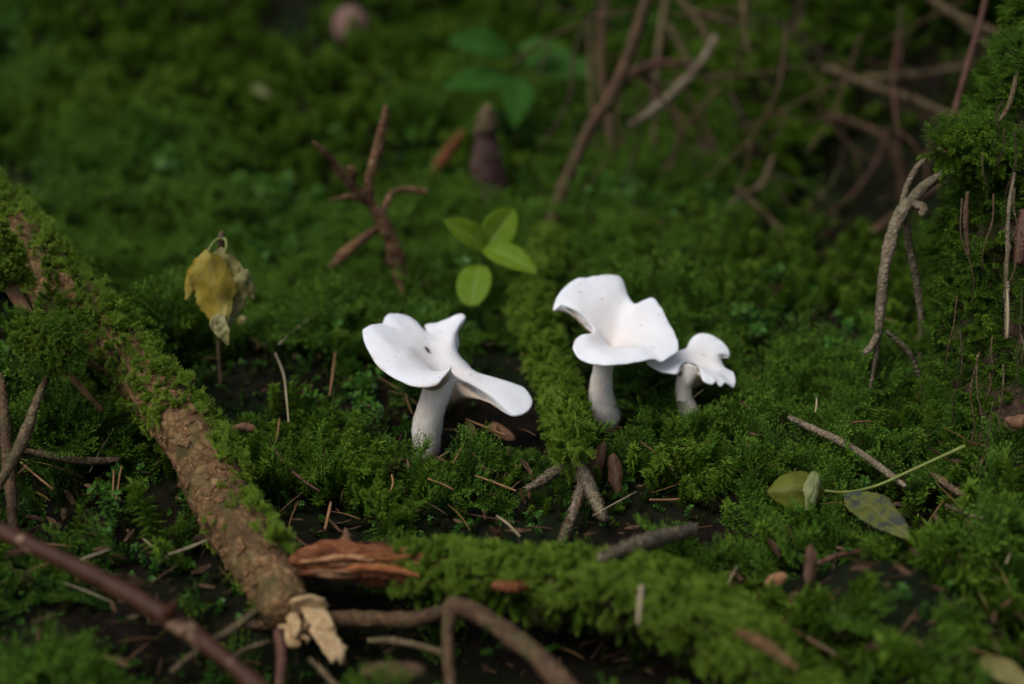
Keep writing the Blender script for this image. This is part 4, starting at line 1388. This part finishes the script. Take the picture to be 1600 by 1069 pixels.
# ================================================================== BEHIND: BLURRED TWIGS
bgroup = 'blurred bare twigs in the background'
for lab, pts, mt, br in (
        ('tall brown bare twig reaching the top edge, its foot in the moss', [(950, -60, .95, 24), (940, 40, .945, 24), (938, 100, .94, 26), (946, 160, .935, 24), (953, 205, .93, 20), (958, 248, .93, 12)], 'brown_twig', ()),
        ('thin pale upright twig just left of the tall brown one', [(921, 45, .96, 9), (922, 120, .955, 10), (927, 190, .95, 9), (933, 245, .945, 7)], 'twig', ()),
        ('straight upright twig with a pale patch near the top centre', [(1050, -60, .93, 20), (1036, 30, .925, 20), (1026, 110, .92, 17), (1023, 190, .92, 14), (1021, 262, .92, 9)], 'twig', ()),
        ('tan stick slanting up to the right across the upright twigs', [(985, 195, .95, 13), (1030, 165, .955, 19), (1075, 122, .96, 21), (1100, 90, .965, 22), (1118, 58, .97, 14)], 'pale_twig', ()),
        ('reddish twig bending level behind the upright twigs', [(965, 140, 1.0, 14), (990, 112, 1.0, 17), (1030, 100, 1.0, 18), (1085, 100, 1.0, 14)], 'red_twig', ()),
        ('crooked grey twig hanging near the top edge over the root', [(1050, -20, .98, 16), (1078, 18, .98, 20), (1100, 50, .98, 18), (1108, 72, .98, 12)], 'twig', ([(1078, 18, .98, 14), (1120, 30, .985, 16), (1150, 35, .99, 12)],)),
        ('pale thin twig leaning left behind the tan stick', [(1045, 40, 1.02, 12), (1068, 80, 1.02, 13), (1085, 120, 1.02, 10)], 'twig', ()),
        ('short hanging twig in front of the leaning root top', [(1160, -20, .98, 14), (1163, 40, .975, 12), (1170, 82, .97, 9)], 'twig', ()),
        ('long pale root crossing the dark hollow at upper right', [(1290, 105, 1.0, 20), (1350, 132, 1.0, 24), (1420, 155, 1.0, 24), (1480, 180, 1.0, 22), (1545, 205, 1.0, 14)], 'twig', ()),
        ('curved brown root bending down inside the dark hollow', [(1280, 178, 1.06, 16), (1340, 195, 1.06, 20), (1385, 220, 1.06, 22), (1405, 260, 1.06, 18), (1410, 310, 1.06, 14)], 'brown_twig', ()),
        ('greenish stick lying level above the long pale root', [(1340, 128, 1.1, 14), (1430, 115, 1.1, 16), (1520, 104, 1.1, 12)], 'twig', ()),
        ('pale stick sloping into the top right corner', [(1440, -15, .98, 16), (1480, 18, .98, 20), (1530, 42, .98, 20), (1620, 75, .98, 18)], 'twig', ([(1490, 25, .98, 12), (1530, 60, .98, 14), (1565, 90, .98, 10)],)),
        ('drooping twig below the leaning root, slanting right', [(1150, 292, .93, 10), (1190, 330, .93, 13), (1225, 365, .93, 13), (1250, 392, .93, 9)], 'twig', ()),
        ('forked pale twig under the edge of the leaning root', [(1208, 245, .95, 14), (1190, 290, .945, 18), (1160, 305, .94, 14), (1115, 345, .935, 12)], 'twig', ()),
        ('red brown root sweeping up to the right through the hollow', [(1270, 400, .94, 12), (1330, 380, .94, 16), (1390, 345, .94, 18), (1440, 305, .94, 18), (1495, 270, .94, 14)], 'red_twig', ()),
        ('short grey stub standing in the dark hollow', [(1242, 358, .98, 14), (1262, 330, .98, 16), (1285, 298, .98, 11)], 'twig', ()),
        ('rusty stick lying low at the back of the hollow', [(1300, 395, .95, 12), (1350, 400, .95, 14), (1420, 400, .95, 10)], 'red_twig', ()),
        ('pale stick leaning behind the smallest mushroom', [(1070, 525, .80, 12), (1092, 500, .81, 13), (1118, 468, .83, 12), (1135, 450, .84, 8)], 'twig', ()),
        ('rust brown stick leaning left of the pointed stub', [(662, 292, 1.04, 18), (690, 252, 1.03, 24), (724, 206, 1.02, 14)], 'rot', ()),
        ('short orange twig half sunk in moss beside the bare stick', [(1010, 300, .95, 10), (1030, 290, .95, 16), (1050, 296, .95, 12)], 'tan', ()),
        ('short upright tan stub below the upright twigs', [(1048, 210, .93, 8), (1049, 240, .93, 11), (1050, 262, .93, 8)], 'twig', ())):
    low = max(pts, key=lambda p: p[1])
    sh = gd(low[0], max(low[1], 40), .004) - .006 - low[2] if low[0] < 1062 and low[1] > 205 else 0.0
    fx_ = lambda pp: [(a, b_, c + sh, w * .72) for a, b_, c, w in pp]
    twig('bare_twig', lab, 'twig', fx_(pts), mt, bgroup, tuple(fx_(b) for b in br), n=40, rough=.38, lump=.25)

fs = gd(640, 485, .004) - .855
sh_ = lambda pp: [(a, b_, c + fs, w) for a, b_, c, w in pp]
rg = np.random.default_rng(23)
HOL, FRT = [], []
for k in range(32):
    hol = k % 2 == 0
    x0, y0 = (rg.uniform(1270, 1540), rg.uniform(-30, 330)) if hol else (rg.uniform(905, 1230), rg.uniform(-40, 150))
    a = rg.choice([rg.normal(.4, .35), rg.normal(2.5, .4), rg.normal(1.5, .3)])
    L_ = rg.uniform(110, 280)
    dd = rg.uniform(.92, 1.08) if hol else rg.uniform(.90, 1.0)
    w = rg.uniform(4, 8)
    pt = [(x0, y0, dd, w * .8)]
    for j in range(1, 4):
        a += rg.normal(0, .22)
        pt.append((pt[-1][0] + math.cos(a) * L_ / 3, pt[-1][1] + math.sin(a) * L_ / 3, dd + rg.normal(0, .006), w * (1.05 - .2 * j)))
    b0 = pt[2]
    ab = a + rg.choice([-.8, .8])
    br = [(b0[0], b0[1], b0[2], w * .6), (b0[0] + math.cos(ab) * 35, b0[1] + math.sin(ab) * 35, dd, w * .5), (b0[0] + math.cos(ab + .2) * 75, b0[1] + math.sin(ab + .2) * 75, dd, w * .25)]
    t_ = twig('tangled_twig', 'x', 'twig', pt, ('brown_twig', 'dark_bark', 'red_twig', 'brown_twig', 'dark_bark')[k % 5], 'twigs tangled in the hollow' if hol else 'twigs tangled before the leaning root', (br,), n=30, rough=.3, lump=.2)
    (HOL if hol else FRT).append(((pt[1][1] + pt[2][1]) if hol else (pt[1][0] + pt[2][0]), t_))
ORD = ['first', 'second', 'third', 'fourth', 'fifth', 'sixth', 'seventh', 'eighth', 'ninth', 'tenth', 'eleventh', 'twelfth', 'thirteenth', 'fourteenth', 'fifteenth', 'sixteenth']
for n_, (_, t_) in enumerate(sorted(HOL, key=lambda q: q[0])):
    t_['label'] = 'thin blurred twig tangled in the dark hollow, %s from the top' % ORD[n_]
for n_, (_, t_) in enumerate(sorted(FRT, key=lambda q: q[0])):
    t_['label'] = 'thin blurred twig tangled before the leaning mossy root, %s from the left' % ORD[n_]
twig('forked_twig', 'dead forked brown twig standing in moss behind the largest mushroom', 'twig',
     sh_([(645, 490, .855, 22.5), (622, 415, .845, 20.5), (602, 355, .835, 18.3), (580, 318, .83, 16.3), (576, 285, .825, 14.8), (590, 235, .82, 14.1), (600, 190, .815, 12.0), (603, 165, .812, 5.7)]),
     'scrub', n=90, sides=14, rough=.45, lump=.3, fib=.2,
     branches=tuple(sh_(b) for b in ([(580, 322, .83, 14.1), (550, 290, .82, 16.9), (525, 260, .81, 12.0), (505, 237, .80, 9.2), (489, 221, .795, 2.8)],
               [(575, 315, .828, 8.4), (548, 308, .822, 9.9), (514, 313, .82, 2.8)],
               [(598, 335, .84, 8.4), (610, 305, .85, 9.9), (630, 297, .855, 10.6), (668, 300, .86, 8.4)],
               [(545, 285, .818, 9.9), (552, 268, .815, 12.7), (543, 262, .812, 5.7)],
               [(515, 420, .86, 8.4), (540, 395, .858, 14.1), (575, 368, .85, 12.7), (598, 352, .842, 8.4)])))
fs = gd(770, 335, .004) - 1.06
sb = twig('pointed_stub', 'blurred purple brown pointed stub standing behind the green seedling', 'stub',
          sh_([(772, 345, 1.06, 36), (768, 300, 1.05, 42), (762, 245, 1.04, 42), (760, 200, 1.03, 33), (760, 172, 1.025, 14)]), 'purple_bark', n=40, sides=18, rough=.4, lump=.15, fib=.3,
          branches=(sh_([(760, 200, 1.027, 29), (761, 182, 1.023, 23), (763, 164, 1.020, 9)]),))
for ch in sb.children:
    if ch.name.startswith('side_shoot'):
        ch.name = 'bare_tip'
        ch.data.materials[0] = M['twig']

# ================================================================== LEAVES
def leaf_part(name, parent, base, tip, wpx, mat, prof='oval', fold=.15, bend=.05, wrinkle=.0, seed=0, nhint=None, serr=.04, roll=0.0, twist=0.0, nu=22, nv=13, label=None):
    b, t = W(*base), W(*tip)
    A = t - b
    L = np.linalg.norm(A)
    a = A / L
    nh = np.array(nhint if nhint is not None else -F_ * .7 + np.array([0, 0, .5]), float)
    n_ = unit(nh - a * (nh @ a))
    s_ = np.cross(a, n_)
    wid = wpx * PX * (base[2] + tip[2]) / 2
    u = np.linspace(0, 1, nu)
    v = np.linspace(-1, 1, nv)
    if prof == 'oval':
        w = np.sin(np.pi * u ** .85) ** .75
    elif prof == 'round':
        w = np.sqrt(np.maximum(0, 1 - (2 * u - 1) ** 2)) ** .9
    elif prof == 'drop':
        w = np.sin(np.pi * u ** .62) ** .8
    else:
        w = np.sin(np.pi * np.clip(u, 0, 1) ** .75) ** .65
    w = np.maximum(w, .03)
    saw = 1 - serr * (np.arange(nu) % 2)
    Ug, Vg = np.meshgrid(u, v, indexing='ij')
    half = (w * saw)[:, None] * wid / 2
    x = Vg * half
    h = fold * np.abs(Vg) * half + bend * L * 4 * Ug * (1 - Ug)
    if roll:
        ang = roll * Vg * (.4 + .6 * Ug)
        x = half * np.sin(ang) / roll
        h = h + half * (1 - np.cos(ang)) / roll
    P = b + a * (Ug * L)[..., None] + s_ * x[..., None] + n_ * h[..., None]
    if twist:
        an = twist * (Ug - .3)
        P = b + a * (Ug * L)[..., None] + (s_ * np.cos(an)[..., None] + n_ * np.sin(an)[..., None]) * x[..., None] + (n_ * np.cos(an)[..., None] - s_ * np.sin(an)[..., None]) * h[..., None]
    if wrinkle:
        q = fbm(P / (L * .16) + seed, seed, 3) * np.clip(w * 1.5, 0, 1)[:, None]
        P = P + n_ * (q * wrinkle * L)[..., None] + s_ * (fbm(P / (L * .2) + seed + 9, seed + 1, 2) * wrinkle * L * .6)[..., None]
    vein = np.exp(-(Vg / .10) ** 2)
    side = np.abs(((np.abs(Vg) * .35 - Ug) * 9) % 1 - .5) * 2
    vein = np.maximum(vein, (side > .82) * .45 * (np.abs(Vg) < .92))
    i, j = np.meshgrid(np.arange(nu - 1), np.arange(nv - 1), indexing='ij')
    F = np.stack([i * nv + j, (i + 1) * nv + j, (i + 1) * nv + j + 1, i * nv + j + 1], -1).reshape(-1, 4)
    o = link(name, mesh(name, P.reshape(-1, 3), F, M[mat], True, {'vein': vein.ravel()}), parent)
    md = o.modifiers.new("thickness", 'SOLIDIFY')
    md.thickness = .00022
    md.offset = 0
    if label: o['label'] = label
    return o

def stalk(name, parent, pts, mat):
    SEED[0] += 1
    me, _ = twig_mesh(name, pts, M[mat], 24, 7, .06, seed=SEED[0])
    return link(name, me, parent)

# withered yellow plant
g = gd(345, 600, .004)
wp = thing('withered_plant', 'withered yellow two leaved plant drooping beside the big mossy log', 'plant', W(345, 600, g))
d = g - .03
stalk('stem', wp, [(345, 605, g, 5), (342, 540, g - .004, 6), (345, 460, d + .006, 6), (346, 400, d + .003, 8), (345, 368, d, 14), (347, 362, d, 7)], 'deadleaf' if False else 'twig')
stalk('petiole', wp, [(346, 373, d, 5), (336, 377, d - .003, 5), (328, 388, d - .006, 5), (321, 402, d - .007, 5)], 'petiole')
stalk('petiole', wp, [(344, 374, d, 5), (352, 374, d - .001, 5), (354, 384, d - .002, 5), (352, 396, d - .002, 5)], 'petiole')
leaf_part('leaf', wp, (320, 390, d - .007), (352, 520, d - .010), 70, 'yellow', 'oval', -.5, .05, .11, 5, None, .10, label='yellow leaf of the drooping pair')
leaf_part('leaf_lobe', wp, (312, 400, d - .004), (290, 470, d - .002), 30, 'yellow', 'oval', -.4, .06, .10, 8, None, .15)
leaf_part('leaf_tip', wp, (336, 492, d - .011), (357, 541, d - .012), 28, 'greyleaf', 'drop', .4, .06, .12, 9)
leaf_part('leaf', wp, (352, 386, d - .002), (355, 520, d - .003), 68, 'greyleaf', 'oval', -.45, .04, .15, 15, None, .12, label='grey olive crumpled leaf of the drooping pair')
leaf_part('leaf_lobe', wp, (366, 410, d - .001), (394, 470, d + .001), 26, 'greyleaf', 'oval', -.4, .06, .12, 18, None, .2)

# green seedling
g = gd(748, 505, .004)
sd_ = thing('seedling', 'fresh green seedling with four leaves behind the largest mushroom', 'plant', W(748, 505, g))
d = g - .035
stalk('stem', sd_, [(747, 508, g, 6), (748, 470, g - .012, 7), (752, 425, d + .008, 6), (757, 384, d, 6)], 'gstem')
for bs, tp, w, bd, nh, fo in (((760, 388, d), (694, 345, d - .012), 44, .06, (-.2, -.65, .7), .25), ((756, 390, d), (803, 326, d + .012), 56, .05, (.3, -.8, .45), .28),
                              ((754, 386, d), (839, 429, d - .014), 50, .07, (.1, -.55, .8), .18), ((748, 414, d - .002), (735, 479, d - .016), 56, .05, (-.1, -.75, .6), .12)):
    leaf_part('leaf', sd_, bs, tp, w, 'fresh', 'round' if bs[1] > 400 else 'oval', fo, bd, .012, int(tp[0]), nh, .05)

# fallen leaf pair on a stalk
d = gd(1330, 775, .012)
lp = thing('fallen_leaves', 'pair of olive leaves on one long pale stalk lying at the right', 'leaf pair', W(1310, 770, d))
stalk('stalk', lp, [(1508, 697, d - .012, 7), (1470, 714, d - .011, 5), (1420, 737, d - .010, 5), (1370, 759, d - .009, 4.5), (1325, 769, d - .010, 4.5), (1288, 767, d - .010, 4.5)], 'petiole')
leaf_part('leaf', lp, (1290, 765, d - .010), (1199, 768, d - .010), 70, 'olive', 'oval', -.6, .16, .07, 21, (0, -.75, .65), .06, label='olive leaf, its edge rolled over')
leaf_part('rolled_edge', lp, (1274, 736, d - .012), (1260, 800, d - .020), 50, 'paleleaf', 'drop', .1, .10, .09, 22, (.25, -1, .2), .08, roll=-1.0)
leaf_part('leaf', lp, (1322, 770, d - .014), (1424, 842, d - .052), 60, 'spotleaf', 'oval', .12, .03, .04, 23, (-.15, -.6, .8), .06, label='olive leaf with grey wet blotches')

# broad leaved plant at the back
bp = thing('broad_leaved_plant', 'blurred dark green broad leaved plant at the top centre', 'plant', W(800, 212, gd(800, 212, .004)))
d = gd(800, 212, .004) - .04
stalk('stem', bp, [(800, 215, d + .04, 7), (802, 170, d + .03, 7), (808, 120, d + .01, 7), (815, 85, d, 6)], 'gstem')
for bs, tp, w, nh in (((800, 82, d), (700, 66, d - .02), 56, (0, -.7, .7)), ((805, 80, d), (872, 70, d - .01), 46, (.1, -.3, .95)), ((808, 128, d), (692, 140, d - .04), 56, (0, -.6, .8)),
                      ((812, 120, d), (802, 200, d - .04), 50, (.2, -.8, .5)), ((820, 95, d + .02), (935, 120, d), 56, (.1, -.7, .6))):
    leaf_part('leaf', bp, bs, tp, w, 'bgleaf', 'oval', .12, .08, .01, int(tp[0]), nh, .03)

def dead_leaf(label, base, tip, w, mat='deadleaf', **kw):
    p = W(*base)
    t = leaf_part('dead_leaf', None, base, tip, w, mat, **kw)
    return tag(t, label, 'leaf')
d = gd(935, 730, .01)
dead_leaf('dark brown dead leaf standing beside the end of the mossy branch', (916, 758, d), (946, 690, d + .004), 26, wrinkle=.05, seed=3, fold=-.4)
dead_leaf('curled reddish dead leaf right of the rough forked twig', (958, 708, d - .002), (966, 775, d - .008), 24, wrinkle=.06, seed=5, fold=-.6)
dead_leaf('tan withered leaf under the right lobe of the largest cap', (728, 658, .655), (744, 690, .648), 16, 'greyleaf', wrinkle=.08, seed=7)
dead_leaf('brown withered frond standing in the moss at the lower right', (1268, 850, .53), (1262, 925, .515), 22, wrinkle=.08, seed=9, fold=-.5)
dead_leaf('orange brown leaf scrap below the withered frond', (1240, 925, .510), (1258, 975, .502), 26, 'deadleaf', wrinkle=.06, seed=11)
dead_leaf('pale brown leaf in the bottom right corner', (1530, 1030, .478), (1612, 1075, .465), 40, 'greyleaf', wrinkle=.03, seed=13)
dead_leaf('blurred tan leaf lying on the background moss at left', (135, 325, gd(135, 325, .02)), (178, 305, gd(178, 305, .025)), 22, 'greyleaf', wrinkle=.05, seed=15)
dead_leaf('blurred pale yellow leaf high on the background moss', (392, 138, gd(392, 138, .03)), (425, 150, gd(425, 150, .025)), 26, 'paleleaf', wrinkle=.05, seed=17)
for lab, ol, dpx, mt in (('small orange wood chip beside the withered frond', [(1195, 915), (1205, 900), (1225, 895), (1230, 905), (1212, 918)], .525, 'tan'),
                         ('broken brown wood chip under the right cap lobe', [(760, 668), (775, 660), (800, 676), (806, 690), (790, 688), (772, 680)], .645, 'chip'),
                         ('pinkish pale bark crumb near the withered plant', [(372, 498), (380, 494), (386, 500), (382, 508), (374, 507)], .74, 'splinter'),
                         ('rust brown bark crumb left of the withered plant foot', [(310, 560), (322, 554), (330, 560), (324, 568), (314, 567)], .72, 'flake'),
                         ('reddish bark crumb right of the withered plant foot', [(348, 548), (358, 538), (366, 546), (362, 558), (352, 558)], .725, 'flake'),
                         ('brown bark slab in front of the bottom edge below the hollow', [(560, 1050), (590, 1036), (650, 1038), (668, 1052), (640, 1066), (590, 1068)], .478, 'brown_twig')):
    tag(slab('bark_chip', ol, dpx, .002, mt, None, (0, 0), int(ol[0][0]), .0012, .0015), lab, 'bark chip')

# the pinkish stone at the back
def stone(px, py, d, rpx):
    c = W(px, py, d)
    r = rpx * PX * d
    n, m = 20, 12
    V, F = [], []
    for i in range(m + 1):
        th = math.pi * i / m
        for j in range(n):
            ph = 6.28318 * j / n
            V.append([math.sin(th) * math.cos(ph), math.sin(th) * math.sin(ph), math.cos(th) * 1.05])
    V = np.array(V)
    V = c + V * r * (1 + .18 * fbm(V * 1.3 + 5, 5, 3))[:, None]
    for i in range(m):
        for j in range(n):
            F.append((i * n + j, (i + 1) * n + j, (i + 1) * n + (j + 1) % n, i * n + (j + 1) % n))
    return link('stone', mesh('stone', V, F, M['stone']))
tag(stone(549, 42, gd(549, 70, .010) - .005, 30), 'blurred pale pinkish round stone high on the mossy slope', 'stone')

# ================================================================== NEEDLES AND STRAWS
def needle(label, pts, mat='needle', group=None, lift=.010, name='fallen_needle', cat='needle'):
    P = []
    for px, py, w in pts:
        P.append((px, py, ('g', lift) if False else gd(px, py, lift), w))
    me, _ = twig_mesh(name, [(a, b, c, w * .62) for a, b, c, w in P], M[mat], 12, 5, .08, seed=int(pts[0][0]))
    return tag(link(name, me), label, cat, group)
ng = 'fallen needles on the moss'
for lab, pts, mt in (('long tan needle slanting up left of the largest mushroom', [(436, 538, 5), (470, 508, 6), (512, 477, 5)], 'straw'),
                     ('pale curved straw hanging below the long tan needle', [(430, 552, 5), (443, 585, 6), (448, 625, 5), (451, 660, 4)], 'straw'),
                     ('upright brown needle left of the largest cap', [(524, 550, 5), (520, 585, 7), (515, 618, 5)], 'needle'),
                     ('pair-like upright brown needle beside the bright moss frond', [(437, 655, 6), (434, 675, 7), (431, 692, 5)], 'needle'),
                     ('fat tan needle standing right of the bare log bark', [(517, 785, 6), (513, 805, 8), (508, 826, 6)], 'tan_n'),
                     ('light brown needle lying below the stem of the largest mushroom', [(668, 748, 5), (690, 756, 6), (708, 765, 4)], 'needle'),
                     ('brown needle lying right of the light brown one, mid floor', [(742, 743, 4), (770, 753, 6), (806, 767, 5)], 'needle'),
                     ('pale needle slanting down in the central moss', [(776, 806, 4), (795, 820, 6), (812, 838, 4)], 'straw'),
                     ('leaning brown needle at the foot of the largest stem', [(726, 692, 5), (718, 706, 6), (708, 724, 5)], 'needle'),
                     ('tan forked needle below the largest stem', [(612, 742, 5), (614, 755, 5), (610, 768, 4)], 'tan_n'),
                     ('level reddish needle right of the rough forked twig', [(1015, 781, 5), (1040, 781, 6), (1062, 780, 5)], 'needle'),
                     ('brown needle behind the smallest mushroom stem at left', [(1000, 690, 4), (1030, 712, 5), (1052, 735, 4)], 'needle2'),
                     ('upright tan needle left of the big log bark', [(178, 735, 5), (177, 755, 5), (176, 775, 4)], 'needle'),
                     ('second upright tan needle leaning on the first, left of the log', [(190, 728, 4), (186, 750, 5), (182, 780, 4)], 'needle'),
                     ('tan needle slanting below the flat ribbed twig', [(32, 722, 4), (55, 742, 6), (82, 764, 4)], 'tan_n'),
                     ('grey needle lying left of the log near its bare bark', [(264, 866, 5), (295, 856, 7), (325, 843, 5)], 'straw'),
                     ('pale needle above the red brown branch', [(126, 874, 5), (150, 866, 6), (172, 858, 3)], 'straw'),
                     ('dark needle lying in the moss right of the log', [(420, 690, 4), (450, 730, 7), (480, 755, 6), (500, 768, 4)], 'red_n'),
                     ('brown needle lying near the scrap of grey bark', [(446, 825, 5), (462, 840, 6), (478, 852, 5)], 'needle2'),
                     ('curved white straw at the right edge under the ribbed twigs', [(1563, 825, 4), (1577, 845, 6), (1578, 865, 6), (1572, 880, 4)], 'straw'),
                     ('short tan needle on the right stump, hanging', [(1573, 445, 4), (1575, 480, 5), (1574, 528, 4)], 'straw'),
                     ('orange needle right of the patchy pale twig', [(1456, 738, 4), (1470, 745, 5), (1482, 754, 4)], 'needle'),
                     ('reddish needle lying behind the patchy pale twig', [(1310, 668, 5), (1335, 660, 6), (1362, 658, 4)], 'needle2'),
                     ('tan needle standing in the moss right of the smallest mushroom', [(1276, 622, 4), (1276, 632, 5), (1274, 644, 4)], 'straw'),
                     ('orange needle under the right lobe of the largest cap', [(728, 655, 5), (760, 668, 6), (790, 680, 4)], 'needle'),
                     ('brown needle stuck upright by the largest cap, left side', [(633, 615, 4), (638, 630, 6), (644, 646, 4)], 'needle'),
                     ('upright tan needle sunk in the fallen log moss', [(1003, 915, 8), (1000, 940, 9), (997, 975, 7)], 'straw')):
    mm = {'tan_n': 'tan', 'red_n': 'red_twig'}.get(mt, mt)
    lf = .019
    if 'right stump' in lab or 'fallen log moss' in lab:
        dd = .598 if 'stump' in lab else .478
        me, _ = twig_mesh('fallen_needle', [(a, b, dd, c) for a, b, c in pts], M[mm], 12, 5, .08)
        tag(link('fallen_needle', me), lab, 'needle', ng)
    else:
        needle(lab, pts, mm, ng, lf)
# more of them, small and alike
rg = np.random.default_rng(99)
nm = []
for q in range(5):
    L = .007 + .002 * q
    c = rg.normal(0, .0008)
    V, F, *_ = tube_data([(-L, 0, 0, .00018), (0, c, .0006, .00034), (L, 0, 0, .00014)], 8, 4, .05)
    nm.append([mesh('small_needle', V, F, M[k]) for k in ('needle', 'needle2', 'straw')])
k = 0
while k < 120:
    px, py = rg.uniform(20, 1580), rg.uniform(470, 1040)
    dd = gd(px, py, .014)
    p = W(px, py, dd)
    kk = int(rg.choice(3, p=[.5, .35, .15]))
    o = link('small_needle', nm[rg.integers(0, 5)][kk])
    o.location = p
    o.rotation_euler = (rg.normal(0, .3), rg.normal(0, .45), rg.random() * 6.28)
    o.scale = (rg.uniform(.5, 1.0),) * 3
    tag(o, 'small loose %s conifer needle caught on the moss' % ('brown', 'dark brown', 'pale straw coloured')[kk], 'needle', 'small %s needles caught on the moss' % ('brown', 'dark brown', 'pale')[kk])
    k += 1

# uncountable brown litter lodged between the shoots
rg = np.random.default_rng(17)
LV, LF, o = [], [], 0
while o < 6 * 1800:
    if rg.random() < .45:
        px, py = rg.normal(1030, 90), rg.uniform(255, 470)
    elif rg.random() < .35:
        px, py = rg.normal(*[(760, 60), (950, 40), (560, 110), (1330, 150), (1540, 60), (130, 90)][rg.integers(0, 6)]), rg.uniform(600, 1040)
    else:
        px, py = rg.uniform(0, 1600), rg.uniform(230, 1060)
    p = gp(px, py, rg.uniform(.002, .016))
    a = unit(rg.normal(0, 1, 3) * np.array([1, 1, .45]))
    b = unit(np.cross(a, rg.normal(0, 1, 3)))
    c = np.cross(a, b)
    L = rg.uniform(.0008, .0042) if rg.random() < .92 else rg.uniform(.004, .0065)
    w = L * rg.uniform(.08, .42)
    q = [p - a * L - b * w * .5, p - a * L + b * w * .4, p + b * w + c * w * .4, p + a * L + b * w * .3, p + a * L - b * w * .5, p - b * w + c * w * .3]
    LV += q
    LF += [(o, o + 1, o + 2, o + 5), (o + 5, o + 2, o + 3, o + 4)]
    o += 6
lit = link('leaf_litter', mesh('leaf_litter', LV, LF, M['litter'], False))
lit.modifiers.new('thickness', 'SOLIDIFY').thickness = .0003
tag(lit, 'brown crumbs of dead leaf and bark lodged in the moss', kind='stuff')

# bright feathery clump standing right of the log
cl = []
rg = np.random.default_rng(5)
for (px, py) in [(540, 700), (548, 715), (552, 735), (556, 755), (562, 775), (575, 785), (590, 800), (605, 812), (615, 830), (560, 745), (575, 770), (530, 730), (548, 760)]:
    for _ in range(14):
        q = gp(px + rg.normal(0, 10), py + 10 + rg.normal(0, 8), .004)
        cl.append(q + np.array([0, 0, rg.random() * .008]))
cl = np.array(cl)
k = len(cl)
scatter('moss_clump', 'star', cl, np.array([.25, -.3, .75]) + rg.normal(0, .35, (k, 3)), rg.random(k) * 6.28, .55 + .35 * rg.random(k), .62 + rg.normal(0, .1, k), None,
        'bright upright moss clump standing right of the bare log bark')
